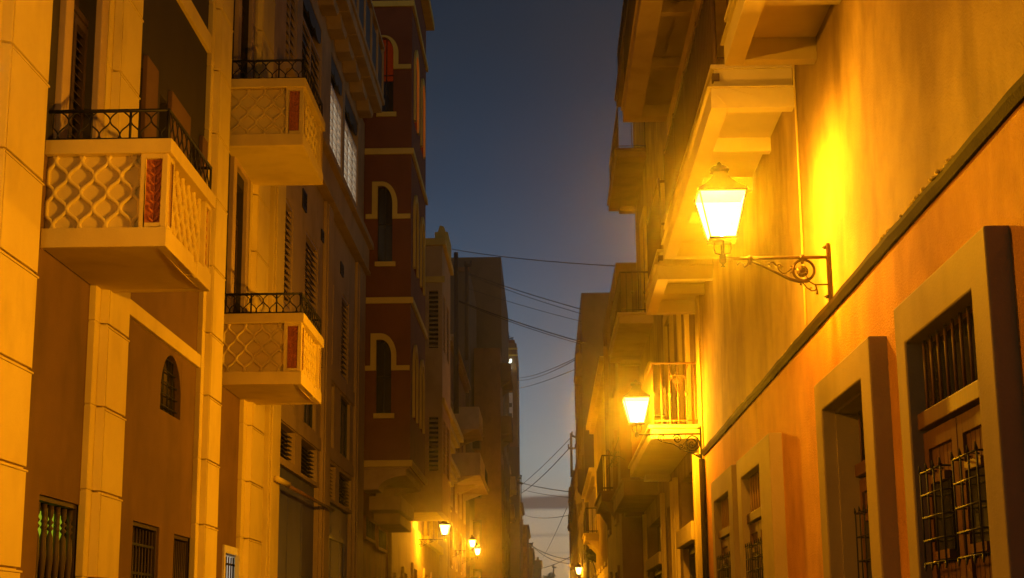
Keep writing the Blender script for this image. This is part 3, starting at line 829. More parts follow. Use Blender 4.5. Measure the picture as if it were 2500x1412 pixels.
street_lamp((2.39, 12.68, 4.62), -1, .88, 'nearest wall lantern, on the scrolled bracket above the dark ledge of the orange house', False, 540, 820, along=4000)
street_lamp((2.365, 23.45, 4.49), -1, .96, 'lit wall lantern in front of the small railed balcony on the right', True, 560, 850, along=2500)
street_lamp((-4.89, 60.0, 5.1), 1, 1.1, 'lit wall lantern on the left, under the pale overhanging slab', True, 560, 1500, along=900)
street_lamp((-4.89, 84.0, 5.9), 1, 1.05, 'farther left lantern, upper one of the two close together', True, 420, 1200, along=900)
street_lamp((-4.9, 93.0, 5.93), 1, .95, 'farthest left lantern, lower one of the two close together', True, 420, 1200, along=900)
street_lamp((2.9, 90.0, 4.65), -1, 1.0, 'small distant lantern low on the right side of the street', True, 350, 500, along=600)
street_lamp((-4.8, 9.6, 4.9), 1, .95, 'wall lantern on the left facade, opposite the grilled doors of the orange house', False, 40, 850, 130)

# ------------------------------------------------------------------ right: orange and yellow house
XR = 2.4
b4 = thing('orange_house', 'orange and weathered yellow house on the right with a dark ledge and grilled doors', 'house', (3.5, 12, 0))
ops = [(8.14, 9.71, 0, 3.35), (11.12, 12.74, 0, 3.35), (16.6, 18.18, 0, 3.32), (19.49, 21.18, 0, 3.29)]
mb = MB(); mb.grid('x', XR, XR+.5, 3, 23.4, 0, 4.15, ops); mb.build('lower_wall', M['orange_wall'], b4)
mb = MB(); mb.box(XR, XR+.5, 3, 23.4, 4.28, 14.5); mb.build('upper_wall', M['yellow_wall'], b4)
MB().box(XR+.51, 9, 3, 23.8, 0, 14.2).build('building_body', M['brown_block'], b4)
# ledge with a slightly wandering edge and chipped plaster on its back
mb = MB()
yy = 3.0; pts = []
while yy < 23.4:
    pts.append((yy, .045+random.uniform(-.006, .006), random.uniform(-.008, .008))); yy += .35
pts.append((23.4, .045, 0))
for a, b_ in zip(pts[:-1], pts[1:]):
    vs_ = []
    for p in (a, b_):
        vs_ += [(XR+.02, p[0], 4.15), (XR-p[1]*.5, p[0], 4.15+p[2]*.4), (XR-p[1], p[0], 4.20+p[2]), (XR-p[1]*.8, p[0], 4.245+p[2]), (XR+.02, p[0], 4.28)]
    mb.add(vs_, [(i, i+1, i+6, i+5) for i in range(4)])
mb.build('ledge', M['ledge'], b4)
mb = MB()
for (ya, yb, n) in ((8.7, 10.7, 85), (14, 15.5, 14), (18, 20, 10)):
    for i in range(n):
        y = random.uniform(ya, yb); s_ = random.uniform(.006, .026)
        mb.lathe((XR-.012-random.uniform(0, .024), y, 4.245), [(s_, 0), (s_*.8, s_*.6), (s_*.3, s_*.9)], 5)
tag(mb.build('plaster_crumbs', M['cream'], b4), kind='stuff')
MB().box(XR-.03, XR+.5, 23.4, 23.88, 0, 14.5).build('corner_pier', M['cream'], b4, bevel=.01)
MB().tube([(XR-.05, 23.33, 0), (XR-.05, 23.33, 4.1)], .045, 8).build('downpipe', M['ledge'], b4)
MB().tube([(XR-.012, 13.95, 4.3), (XR-.015, 13.9, 6.1), (XR-.012, 13.93, 9.5)], .012, 6).build('cable', M['cream'], b4)
def door_surround(y0, y1, z1, yo0, yo1, zo):
    mb = MB(); xf = XR-.13
    mb.prism([(yo0, 0), (y0, 0), (y0, z1), (y1, z1), (y1, 0), (yo1, 0), (yo1, zo), (yo0, zo)], 'x', xf, XR+.012)
    return mb.build('door_surround', M['frame_green'], b4, bevel=.012)
def grilled_door(h, yo0, yo1, zo, depth, nb, hatches=True):
    y0, y1, z0, z1 = h
    door_surround(y0, y1, z1, yo0, yo1, zo)
    xd = XR+depth
    if depth > 0:
        mb = MB(); mb.box(XR-.02, xd+.05, y1-.025, y1-.001, 0, z1-.03); mb.box(XR-.02, xd+.05, y0+.001, y0+.025, 0, z1-.03); mb.box(XR-.02, xd+.05, y0+.001, y1-.001, z1-.028, z1-.002)
        mb.build('jamb_lining', M['frame_green'], b4)
    d_ = MB().box(xd+.05, xd+.09, y0, y1, 0, 2.8).build('door', M['wood'], b4)
    # boards and rails of the two leaves
    mb = MB(); ym = (y0+y1)/2
    for (a, b_) in ((y0, ym-.01), (ym+.01, y1)):
        frame_rect(mb, 'x', xd+.01, xd+.05, a, b_, .1, 2.78, .11)
        n = 6; bw = (b_-a-.22)/n
        for k in range(n): mb.box(xd+.03, xd+.05, a+.11+k*bw+.006, a+.11+(k+1)*bw-.006, .21, 2.67)
    mb.build('leaf', M['wood'], d_, bevel=.004)
    hz0, hz1 = (1.98, 2.52) if depth < 0 else (1.75, 2.5)
    if hatches:
        for (a, b_) in ((y0+.15, ym-.14), (ym+.14, y1-.15)):
            gl = MB().box(xd+.005, xd+.025, a+.05, b_-.05, hz0+.06, hz1-.06).build('hatch_window', M['glass'], d_)
            mb = MB(); xo = xd-.06
            n = 4
            for k in range(n):
                y = a+(b_-a)*k/(n-1)
                mb.tube([(xd, y, hz0), (xo, y, hz0), (xo, y, hz1), (xd, y, hz1)], .0065, 5)
            for z in [hz0+(hz1-hz0)*q/4 for q in range(5)]:
                mb.tube([(xd, a, z), (xo, a, z), (xo, b_, z), (xd, b_, z)], .0065, 5)
            for y in (a, a+(b_-a)/3, a+(b_-a)*2/3, b_):
                mb.tube([(xo, y, hz0), (xo-.005, y, hz0-.045)], [.012, .004], 5); mb.tube([(xo, y, hz1), (xo-.005, y, hz1+.045)], [.012, .004], 5)
            mb.build('hatch_grille', M['iron'], d_)
            for z in (hz0+.02, hz1-.07): MB().box(xd-.02, xd+.03, a+.08, b_-.08, z, z+.05).build('hatch_sill', M['wood'], d_)
    # transom light with upright bars
    tr_ = MB().box(xd-.02, xd+.12, y0, y1, 2.8, 2.9).build('transom_beam', M['wood'], b4, bevel=.006)
    w_ = MB().box(xd+.10, xd+.12, y0, y1, 2.9, z1).build('transom_light', M['glass'], b4)
    mb = MB()
    for k in range(nb): y = y0+(y1-y0)*(k+.5)/nb; mb.tube([(xd+.03, y, 2.9), (xd+.03, y, z1)], .0115, 6)
    mb.build('bar', M['rail_paint'] if nb < 9 else M['wood'], w_)
grilled_door(ops[0], 7.82, 9.96, 3.62, -.06, 9)
grilled_door(ops[1], 10.78, 13.04, 3.60, .13, 9)
grilled_door(ops[2], 15.78, 18.55, 3.55, -.06, 8)
grilled_door(ops[3], 19.05, 21.46, 3.57, -.06, 8)
# upper balconies with coffered undersides
def coffered_balcony(y0, y1, zb, xe, par, n, rim=.16, thick=.4, rail=True, mat='soffit', xw=XR, railmat='rail_dark', hgt=1.0, solid=False):
    mb = MB()
    mb.box(xe, xe+rim, y0, y1, zb, zb+.2)                      # street rim
    mb.box(xe+rim, xw, y0, y0+rim*.9, zb, zb+.2)               # near rim
    mb.box(xe+rim, xw-.001, y1-rim*.9, y1, zb, zb+.2)          # far rim
    L_ = (y1-y0-rim*1.8)
    for k in range(1, n):
        y = y0+rim*.9+L_*k/n; mb.box(xe+rim, xw-.001, y-.06, y+.06, zb+.05, zb+.2)
    mb.box(xe-.03, xw, y0-.03, y1+.03, zb+.2, zb+.21)
    mb.box(xe+.04, xw, y0+.04, y1-.04, zb+.21, zb+thick)
    mb.box(xe+.01, xw, y0+.01, y1-.01, zb+thick, zb+thick+.04)
    bl = mb.build('balcony', M[mat], par, bevel=.008)
    if rail:
        zt = zb+thick+.04
        mb = MB()
        xr = xe+.06
        mb.tube([(xw, y0+.06, zt+hgt), (xr, y0+.06, zt+hgt), (xr, y1-.06, zt+hgt), (xw, y1-.06, zt+hgt)], .022, 6)
        mb.tube([(xw, y0+.06, zt+.08), (xr, y0+.06, zt+.08), (xr, y1-.06, zt+.08), (xw, y1-.06, zt+.08)], .014, 6)
        y = y0+.06
        while y < y1-.05: mb.tube([(xr, y, zt), (xr, y, zt+hgt)], .010, 5); y += .14
        x = xr
        while x < xw: mb.tube([(x, y0+.06, zt), (x, y0+.06, zt+hgt)], .010, 5); x += .14
        y = y0+.06
        while y < y1: mb.tube([(xr, y, zt-.16), (xr-.0, y, zt+hgt+.05)], .022, 6); mb.box(xr-.035, xr+.03, y-.05, y+.05, zt-.16, zt-.09); y += (y1-y0-.12)/max(1, round((y1-y0)/1.7))-1e-4
        mb.build('railing', M[railmat], bl)
        if solid:
            MB().box(xr+.02, xr+.04, y0+.1, y1-.1, zt+.1, zt+hgt-.05).build('rail_sheet', M['rail_dark'], bl)
    return bl
coffered_balcony(7.0, 12.93, 6.40, 1.62, b4, 5)
coffered_balcony(14.05, 20.15, 6.40, 1.62, b4, 4)
coffered_balcony(21.36, 23.86, 6.40, 1.62, b4, 2)
coffered_balcony(13.0, 23.6, 9.45, 1.32, b4, 5, rim=.28, mat='tan')
# coping below the middle slab
MB().box(2.0, XR, 14.2, 23.5, 9.2, 9.44).build('bracket_beam', M['tan'], b4)

# ------------------------------------------------------------------ right: second house
b5 = thing('narrow_balcony_house', 'yellow lit house behind the second lantern with a small railed balcony and stacked slabs', 'house', (3.5, 30, 0))
o5 = [(25.0, 27.6, 3.30, 4.15), (25.0, 27.6, 0, 3.0), (29.3, 30.9, 0, 3.95), (32.6, 36.6, 3.2, 3.95), (32.6, 36.6, 0, 2.95),
      (25.3, 26.5, 4.75, 7.3), (28.3, 29.5, 4.75, 7.3), (34.2, 35.4, 4.7, 7.2), (34.4, 35.6, 8.5, 10.8)]
mb = MB(); mb.grid('x', XR, XR+.35, 23.9, 38.4, 0, 15.4, o5); mb.build('wall', M['yellow_wall'], b5)
MB().box(XR+.36, 9, 23.9, 38.4, 0, 15.3).build('building_body', M['brown_block'], b5)
for i, h in enumerate(o5):
    mm = M['yellow_wall'] if i == 0 else M['glass']
    nm = 'window' if i in (0, 3) else 'door'
    w_ = MB().box(XR+.2, XR+.24, *h).build(nm, mm, b5)
    if i >= 5:
        mb = MB(); frame_rect(mb, 'x', XR-.07, XR, h[0]-.2, h[1]+.2, h[2], h[3]+.2, .2, False); mb.build('surround', M['cream'], w_, bevel=.01)
        mb = MB(); louvre(mb, 'x', XR+.12, h[0], h[1], h[2], h[3], .11); mb.build('shutter', M['wood_dark'], w_)
    elif i in (1, 4):
        mb = MB(); frame_rect(mb, 'x', XR+.1, XR+.2, h[0], h[1], h[2], h[3], .12, False); mb.box(XR+.12, XR+.18, (h[0]+h[1])/2-.06, (h[0]+h[1])/2+.06, 0, h[3]-.12); mb.build('frame', M['wood_dark'], w_)
MB().box(XR-.1, XR+.19, 24.9, 27.7, 3.0, 3.3).build('lintel', M['cream'], b5, bevel=.015)
MB().box(XR-.08, XR+.19, 32.5, 36.7, 2.95, 3.2).build('lintel', M['cream'], b5, bevel=.015)
for a in (24.3, 28.2, 28.9, 31.4, 37.2):
    mb = MB(); mb.prism([(XR+.01, a), (XR-.06, a), (XR-.06, a+.1), (XR-.085, a+.1), (XR-.085, a+.22), (XR-.06, a+.22), (XR-.06, a+.32), (XR+.01, a+.32)], 'z', 0, 4.3)
    mb.build('pilaster', M['cream'], b5, bevel=.008)
def slab_balcony(y0, y1, z0, z1, xe, par, mat='soffit', xw=XR, lip=True):
    mb = MB(); mb.box(xe, xw, y0, y1, z0, z1)
    if lip: mb.box(xe-.04, xw-.002, y0-.04, y1+.04, z1, z1+.06); mb.box(xe+.25, xw-.01, y1-.5, y1-.1, z0-.1, z0)
    return mb.build('balcony', M[mat], par, bevel=.012)
def bar_rail(bl, y0, y1, z, h, xe, xw=XR, mat='rail_paint', step=.13, bulbs=True, scroll=False, r=.011):
    mb = MB(); xr = xe+.05
    for zz, rr in ((z+h, .018), (z+.07, .012)): mb.tube([(xw, y0+.05, zz), (xr, y0+.05, zz), (xr, y1-.05, zz), (xw, y1-.05, zz)], rr, 6)
    def bar(x, y, k):
        mb.tube([(x, y, z), (x, y, z+h)], r, 5)
        if bulbs and k % 2 == 0: mb.lathe((x, y, z+h*.5), [(r, -.04), (.028, -.01), (.028, .01), (r, .04)], 8)
    x = xr; k = 0
    while x < xw: bar(x, y0+.05, k); x += step; k += 1
    y = y0+.05; k = 0
    while y < y1: bar(xr, y, k); y += step; k += 1
    if scroll:
        xm = (xr+xw)/2+.05; zz = z+h*.72
        for sg in (-1, 1):
            pts = [(xm+sg*(.09-.075*i/14)*math.cos(i*.5)+sg*.03, y0+.035, zz+(.10-.085*i/14)*math.sin(i*.5)) for i in range(15)]
            mb.tube(pts, .008, 5)
        mb.tube([(xm-.16, y0+.035, z+h-.03), (xm, y0+.035, z+h*.5), (xm+.16, y0+.035, z+h-.03)], .008, 5)
    mb.build('railing', M[mat], bl)
s1 = slab_balcony(24.12, 30.2, 4.50, 4.66, 1.66, b5); bar_rail(s1, 24.12, 30.2, 4.72, .97, 1.66, scroll=True)
s2 = slab_balcony(33.2, 38.3, 4.40, 4.72, 1.68, b5, 'brown_block')
s3 = slab_balcony(33.1, 38.2, 8.08, 8.26, 1.66, b5, 'tan'); bar_rail(s3, 33.1, 38.2, 8.32, .9, 1.66, mat='rail_dark')
s4 = slab_balcony(33.75, 38.36, 12.0, 12.16, 1.73, b5, 'brown_block'); bar_rail(s4, 33.75, 38.36, 12.22, 1.0, 1.73, mat='rail_dark', step=.3, bulbs=False)
s5 = slab_balcony(29.0, 33.2, 13.0, 13.15, 1.72, b5, 'brown_block'); bar_rail(s5, 29.0, 33.2, 13.2, 1.0, 1.72, mat='rail_dark', step=.3, bulbs=False)
MB().box(2.2, XR+.3, 24.0, 38.3, 15.41, 15.7).build('cornice', M['tan'], b5)

# ------------------------------------------------------------------ distant buildings
def far_house(name, label, cat, x_face, x_back, y0, y1, ztop, mat, cols=3, rows=3, base=3.3, cornice=True, balconies=(), near_cols=0, trim='tan', winmat='glass', step=3.2, roof_items=0, zfirst=1.0, railmat='iron', bal_depth=.7):
    """a house set along the street: x_face is its street plane, y0 its end facing the camera"""
    sgn = 1 if x_face < 0 else -1                 # +1: faces +X
    t = thing(name, label, cat, ((x_face+x_back)/2, (y0+y1)/2, 0))
    holes = []
    wy = (y1-y0)/cols
    for c in range(cols):
        for r_ in range(rows):
            yc = y0+wy*(c+.5); z = zfirst+step*r_
            if z+2 > ztop-.3: continue
            holes.append((yc-min(.6, wy*.3), yc+min(.6, wy*.3), z, z+2.1))
    mb = MB(); mb.grid('x', x_face, x_face-sgn*.3, y0, y1, 0, ztop, holes)
    mb.build('wall', mat, t)
    nh = []
    if near_cols:
        xa, xb = min(x_face-sgn*.3, x_face-sgn*3.2), max(x_face-sgn*.3, x_face-sgn*3.2)
        w_ = (xb-xa)/near_cols
        for c in range(near_cols):
            for r_ in range(rows):
                xc = xa+w_*(c+.5); z = zfirst+step*r_
                if z+2 > ztop-.3 or z < 3: continue
                nh.append((xc-.35, xc+.35, z, z+1.6))
    xa, xb = min(x_face-sgn*.3, x_back), max(x_face-sgn*.3, x_back)
    mb = MB(); mb.grid('y', y0, y0+.3, xa, xb, 0, ztop, nh); mb.build('end_wall', mat, t)
    mb = MB().box(xa, xb, y0+.31, y1, 0, ztop-.05); mb.build('building_body', mat, t)
    for h in holes:
        w_ = MB().box(x_face-sgn*.16, x_face-sgn*.2, *h).build('window', M[winmat], t)
        mb = MB(); frame_rect(mb, 'x', x_face, x_face+sgn*.06, h[0]-.14, h[1]+.14, h[2]-.1, h[3]+.14, .14); mb.build('surround', M[trim], w_)
        mb = MB(); louvre(mb, 'x', x_face-sgn*.1, h[0], h[1], h[2], h[3], .2, .08, .08, .02, sgn); mb.build('shutter', M['slat_dark'], w_)
    for h in nh:
        w_ = MB().box(h[0], h[1], y0+.2, y0+.24, h[2], h[3]).build('window', M[winmat], t)
        mb = MB(); frame_rect(mb, 'y', y0-.05, y0, h[0]-.1, h[1]+.1, h[2]-.1, h[3]+.1, .1); mb.build('surround', M[trim], w_)
    if cornice:
        mb = MB(); mb.box(x_face-sgn*.001, x_face+sgn*.22, y0-.1, y1, ztop-.35, ztop-.18); mb.box(x_face-sgn*.001, x_face+sgn*.35, y0-.18, y1, ztop-.18, ztop)
        mb.box(xa, xb, y0-.12, y0-.001, ztop-.3, ztop)
        mb.build('cornice', M[trim], t, bevel=.02)
    for (a, b_, z, kind) in balconies:
        d = bal_depth
        mb = MB(); mb.box(x_face, x_face+sgn*d, a, b_, z, z+.22); mb.box(x_face, x_face+sgn*(d+.06), a-.05, b_+.05, z+.22, z+.28)
        for yy in (a+.3, b_-.5): mb.prism([(x_face, z-.45), (x_face, z), (x_face+sgn*d*.8, z)], 'y', yy, yy+.2)
        bl = mb.build('balcony', M[trim], t)
        if kind == 'iron':
            mb = MB(); zz = z+.28
            for q in (zz+.08, zz+.95): mb.tube([(x_face, a+.05, q), (x_face+sgn*(d-.04), a+.05, q), (x_face+sgn*(d-.04), b_-.05, q)], .022, 5)
            yv = a+.05
            while yv < b_: mb.tube([(x_face+sgn*(d-.04), yv, zz), (x_face+sgn*(d-.04), yv, zz+.95)], .013, 4); yv += .17
            xv = .12
            while xv < d: mb.tube([(x_face+sgn*xv, a+.05, zz), (x_face+sgn*xv, a+.05, zz+.95)], .013, 4); xv += .15
            mb.build('railing', M[railmat], bl)
        elif kind == 'solid':
            mb = MB(); mb.box(x_face, x_face+sgn*d, a, a+.1, z+.28, z+1.2); mb.box(x_face+sgn*(d-.1), x_face+sgn*d, a+.1, b_, z+.28, z+1.2)
            mb.build('parapet', M[trim], bl)
    for k in range(roof_items):
        x = x_face-sgn*(.8+k*1.1); y = y0+.8+k*1.3
        mb = MB(); mb.box(x-.3, x+.3, y-.3, y+.3, ztop-.05, ztop+.7+.5*(k % 2)); mb.box(x-.36, x+.36, y-.36, y+.36, ztop+.7+.5*(k % 2), ztop+.78+.5*(k % 2)); mb.build('chimney', mat, t)
    return t
# left row
fz = lambda px, py, Y: W(px, py, Y=Y)
# shuttered gallery house next to the red bay
tL4 = thing('shuttered_gallery_house', 'narrow tan house with tall slatted gallery shutters next to the red bay', 'house', (-5.5, 56, 0))
Yg = 52.5
XG = fz(1080, 900, Yg).x; xg0 = -4.9
zt4 = fz(1060, 600, Yg).z
gh = []; 
for (pa, pb) in ((710, 850), (1018, 1150)):
    gh.append((fz(1047, pa, Yg).x, fz(1070, pa, Yg).x, fz(1050, pb, Yg).z, fz(1050, pa, Yg).z))
mb = MB(); mb.grid('y', Yg, Yg+.2, xg0-.4, XG, fz(1050, 1250, Yg).z, zt4, gh); mb.build('end_wall', M['tan'], tL4)
sh = [(Yg+.5, Yg+1.6, h[2], h[3]) for h in gh] + [(Yg+2.4, Yg+3.8, h[2], h[3]) for h in gh]
mb = MB(); mb.grid('x', XG, XG-.2, Yg+.2, Yg+4.6, fz(1050, 1250, Yg).z, zt4, sh); mb.build('gallery_wall', M['tan'], tL4)
mb = MB(); mb.box(xg0, -12, 49.6, 62, 0, zt4-.3); mb.build('wall', M['tan'], tL4)
mb = MB(); mb.box(xg0, XG-.2, Yg+.25, Yg+4.4, fz(1050, 1250, Yg).z, fz(1050, 1250, Yg).z+.2); mb.build('gallery_floor', M['cream'], tL4)
for h in gh:
    w_ = MB().box(h[0], h[1], Yg+.16, Yg+.18, h[2], h[3]).build('window', M['glass'], tL4)
    mb = MB(); louvre(mb, 'y', Yg+.06, h[0], h[1], h[2], h[3], .16, .1, .07, .02, -1); mb.build('shutter', M['slat'], w_)
for h in sh:
    w_ = MB().box(XG-.18, XG-.16, *h).build('window', M['glass'], tL4)
    mb = MB(); louvre(mb, 'x', XG-.06, h[0], h[1], h[2], h[3], .16, .1, .09, .02, 1); mb.build('shutter', M['slat'], w_)
mb = MB(); mb.box(xg0-.4, XG+.12, Yg-.1, Yg+4.7, zt4, zt4+.25); mb.box(XG-.35, XG+.12, Yg+1.2, Yg+3.2, zt4+.25, zt4+.8); mb.prism([(XG-.3, zt4+.8), (XG+.05, zt4+.8), (XG-.05, zt4+1.1), (XG-.2, zt4+1.15)], 'y', Yg+1.6, Yg+2.8)
mb.build('cornice', M['cream'], tL4, bevel=.02)
MB().box(xg0, XG+.08, Yg-.06, Yg-.002, fz(1050, 690, Yg).z, fz(1050, 690, Yg).z+.2).build('string_course', M['cream'], tL4)
mb = MB(); mb.box(XG, XG+.08, Yg-.06, Yg+4.6, fz(1050, 985, Yg).z, fz(1050, 985, Yg).z+.18)
mb.build('string_course', M['cream'], tL4, bevel=.02)
# low iron balcony of that house and the lit slab above the lantern
mb = MB(); zl = 6.0; mb.box(xg0, -3.75, 55.5, 62.5, 6.05, 6.3); mb.box(xg0, -3.68, 55.4, 62.6, 6.3, 6.38); sl = mb.build('balcony', M['cream'], tL4, bevel=.02)
mb = MB(); mb.box(-3.80, -3.77, 55.6, 62.4, 6.4, 7.6); mb.box(xg0, -3.8, 55.6, 55.64, 6.4, 7.6); mb.build('rail_sheet', M['rail_dark'], sl)
# lit ground-floor wall with doors beside the lantern
lt = [(50.4, 51.2, 0, 3.3), (53.2, 54.4, 0, 3.6), (57, 58.5, 1.0, 3.9), (62.5, 64, 1.0, 3.9), (66.5, 68, 0, 3.9)]
b6 = thing('cream_cornice_house', 'brightly lit cream house with moulded cornices behind the first left lantern', 'house', (-6, 68, 0))
mb = MB(); mb.grid('x', xg0+.1, xg0-.2+.1, 49.6, 72, 0, 5.4, lt); mb.build('wall', M['cream'], b6)
for h in lt:
    w_ = MB().box(xg0-.05, xg0-.02, *h).build('door' if h[2] == 0 else 'window', M['glass'] if h[0] < 57 else M['tan'], b6)
    mb = MB(); frame_rect(mb, 'x', xg0+.1, xg0+.18, h[0]-.2, h[1]+.2, h[2]-.05, h[3]+.2, .2, h[2] > 0); mb.build('surround', M['cream'], w_)
mb = MB(); mb.box(xg0+.1, xg0+.3, 62.7, 72, 5.1, 5.4); mb.build('cornice', M['cream'], b6, bevel=.03)
MB().box(xg0-.001, -12, 62.05, 79.9, 0, 12.6).build('building_body', M['tan'], b6)
def cornice_block(pa, pb, X, dz, proj, par):
    a, b_ = W(pa[0], pa[1], X=X), W(pb[0], pb[1], X=X)
    mb = MB()
    z = (a.z+b_.z)/2
    for k in range(4): mb.box(-4.9, -4.9+proj*(.4+.2*k), a.y-.05*k, b_.y+.05*k, z-dz+dz*k/4, z-dz+dz*(k+1)/4)
    mb.build('cornice', M['cream'], par, bevel=.02)
cornice_block((1095, 1000), (1127, 1060), -4.0, 1.1, 1.0, b6)
cornice_block((1100, 1115), (1124, 1150), -4.1, .9, .8, b6)
for k in range(3): MB().box(-4.9, -4.78, 64+k*3.2, 64.5+k*3.2, 5.5, 12).build('pilaster', M['cream'], b6)
for k in range(3):
    w_ = MB().box(-4.9+.001, -4.88, 65.1+k*3.2, 66.5+k*3.2, 6.6, 9.2).build('window', M['glass'], b6)
    mb = MB(); louvre(mb, 'x', -4.84, 65.1+k*3.2, 66.5+k*3.2, 6.6, 9.2, .2, .08, .08, .02); mb.build('shutter', M['slat'], w_)
# further houses on the left, each by its end wall and street face
def corner(px, Y): return W(px, 1000, Y=Y).x
def topz(px, py, Y): return W(px, py, Y=Y).z
far_house('brown_balcony_house', 'brown house with stacked solid balconies below the tall grey block', 'house', -4.88, -12, 80, 98, topz(1145, 850, 84), M['brown_block'], 4, 4, balconies=((82, 87, topz(1170, 1060, 84), 'solid'), (83, 90, topz(1170, 1165, 84), 'solid'), (88, 95, topz(1190, 1190, 90), 'iron')), near_cols=1, zfirst=5, bal_depth=1.5)
far_house('tall_grey_block', 'tallest blank grey-brown block on the left against the dusk sky', 'apartment block', corner(1226, 112), -9, 112, 135, topz(1190, 628, 112), M['grey_block'], 4, 6, cornice=False, zfirst=3, trim='grey_block')
tb_ = thing('blank_grey_block', 'lower blank grey-brown block left of the tallest one, behind a pole', 'apartment block', (-7, 104, 0))
MB().box(corner(1146, 100), -10, 100, 111.5, 0, topz(1115, 655, 100)).build('wall', M['grey_block'], tb_, bevel=.03)
MB().box(corner(1147, 100), -10, 99.85, 100, topz(1115, 655, 100)-.25, topz(1115, 655, 100)+.03).build('coping', M['brown_block'], tb_)
far_house('setback_brown_block', 'squat brown block stepping out in front of the tall grey block', 'apartment block', corner(1222, 104), -4.6, 104, 111.5, topz(1180, 850, 104), M['brown_block'], 2, 4, cornice=False, zfirst=4, trim='grey_block',
          balconies=((105, 110, topz(1190, 930, 105), 'solid'), (105, 110, topz(1190, 1060, 105), 'solid')), near_cols=1)
# tower with lit sign
YT = 190
tt = thing('dark_tower', 'slim dark tower behind the tall grey block with pale floor bands', 'tower', (-5, 195, 0))
xt0, xt1, ztt = corner(1225, YT), corner(1263, YT), topz(1250, 838, YT)
MB().box(xt0-3, xt1, YT, YT+16, 0, ztt).build('wall', M['brown_block'], tt, bevel=.05)
mb = MB()
for py in (850, 866): mb.box(xt0-3, xt1+.1, YT-.12, YT-.001, topz(1250, py+4, YT), topz(1250, py, YT))
mb.box(xt0-3, xt1+.15, YT-.4, YT-.002, topz(1250, 1160, YT), topz(1250, 1150, YT)); mb.box(xt0-3, xt1+.15, YT-.4, YT-.002, topz(1250, 1145, YT), topz(1250, 1138, YT))
mb.build('floor_band', M['cream'], tt)
MB().box(xt0-.1, corner(1252, YT), YT-.15, YT-.002, topz(1250, 1020, YT), topz(1250, 960, YT)).build('panel', M['slat_white'], tt)
for py in (930, 985, 1010): MB().box(xt0+.2, corner(1250, YT), YT-.3, YT-.151, topz(1250, py+10, YT), topz(1250, py, YT)).build('window', M['glass'], tt)
MB().box(xt0-3, corner(1258, YT), YT+1, YT+9, ztt, ztt+.6).build('roof_hut', M['red_wall'], tt)
MB().box(xt0-4, corner(1268, YT), YT-6, YT-1, 0, topz(1250, 1105, YT)).build('lower_wing', M['grey_block'], tt)
sg = MB()
def sp(px, py): return tuple(W(px, py, Y=YT-.45))
sg.tube([sp(1247, 877), sp(1247, 883), sp(1244, 887), sp(1239, 889), sp(1234, 888)], .13, 8)
sg.tube([sp(1243, 888), sp(1245, 895), sp(1247, 901)], .13, 8)
o = sg.build('lit_sign', M['sign_white']); tag(o, 'white glowing three-armed sign near the top of the slim dark tower', 'sign')
an = MB()
def ap(px, py, Y=YT+2): return tuple(W(px, py, Y=Y))
an.tube([ap(1242, 838), ap(1242, 812)], .06, 5); an.tube([ap(1249, 838), ap(1249, 824)], .05, 5)
for (a, b_) in (((1234, 827), (1250, 827)), ((1237, 822), (1246, 822)), ((1246, 826), (1254, 824))): an.tube([ap(*a), ap(*b_)], .05, 5)
for px in (1236, 1239, 1245, 1252): an.tube([ap(px, 825), ap(px, 831)], .05, 4)
o = an.build('roof_antenna', M['wire']); tag(o, 'spidery television antenna on the roof of the slim dark tower', 'antenna')

far_house('arched_end_house', 'dim brown house at street end with pale arched trim left of the sky gap', 'house', corner(1270, 205), -14, 196.5, 215, topz(1270, 1240, 205), M['brown_block'], 3, 3, trim='brown_block', balconies=((200, 204, 5, 'iron'),), bal_depth=1)
far_house('iron_balcony_house', 'reddish house with a lit white window frame and jutting boxes below the tower', 'house', corner(1233, 150), -12, 136, 160, topz(1230, 1100, 140), M['grey_block'], 4, 4, trim='tan',
          balconies=((138, 143, topz(1220, 1270, 140), 'solid'), (146, 152, topz(1225, 1200, 148), 'solid')), bal_depth=1.0)
far_house('red_low_house', 'low reddish house past the arched house on the left', 'house', corner(1284, 240), -16, 232, 262, topz(1283, 1290, 240), M['rust_wall'], 3, 3, trim='brown_block', roof_items=2)
far_house('low_brown_house', 'low brown house with a roof box beyond the reddish house', 'house', corner(1296, 300), -20, 290, 330, topz(1296, 1345, 300), M['brown_block'], 3, 2, trim='brown_block', roof_items=2)
far_house('far_grey_house', 'farthest grey house at the left foot of the sky gap', 'house', corner(1316, 420), -30, 410, 460, topz(1316, 1372, 420), M['grey_block'], 3, 2, trim='brown_block', roof_items=1)

# right row
far_house('bay_gallery_house', 'tall orange-brown house beyond the second right house with an iron balcony', 'house', 1.88, 9, 38.5, 47.5, 10.7, M['brown_block'], 2, 3, zfirst=1, step=3.4, balconies=((42, 46.5, 5.0, 'iron'),), bal_depth=.35, railmat='rail_dark', trim='brown_block', cornice=False)
far_house('striped_facade_house', 'lit house with dark vertical stripes low on the right, past the stacked slabs', 'house', 2.1, 9, 47.6, 64, topz(1460, 960, 55), M['cream'], 6, 4, zfirst=.4, step=3.5, trim='cream', balconies=((60.5, 63.5, topz(1440, 1318, 60), 'iron'),), bal_depth=.55, near_cols=0)
far_house('tall_dark_block', 'tall dark flat-topped block on the right edge of the sky', 'apartment block', 2.08, 8, 80, 100, topz(1450, 715, 80), M['grey_block'], 4, 5, cornice=False, trim='grey_block', zfirst=2,
          balconies=((80.5, 84, topz(1410, 915, 80), 'solid'), (80.5, 88, topz(1410, 1200, 80), 'solid')), bal_depth=.35)
far_house('dark_cornice_house', 'dark house in front of the tall dark block with a boxed cornice', 'house', corner(1447, 70), 8, 66, 79.5, topz(1450, 1165, 70), M['tan'], 3, 3, trim='cream', zfirst=1)
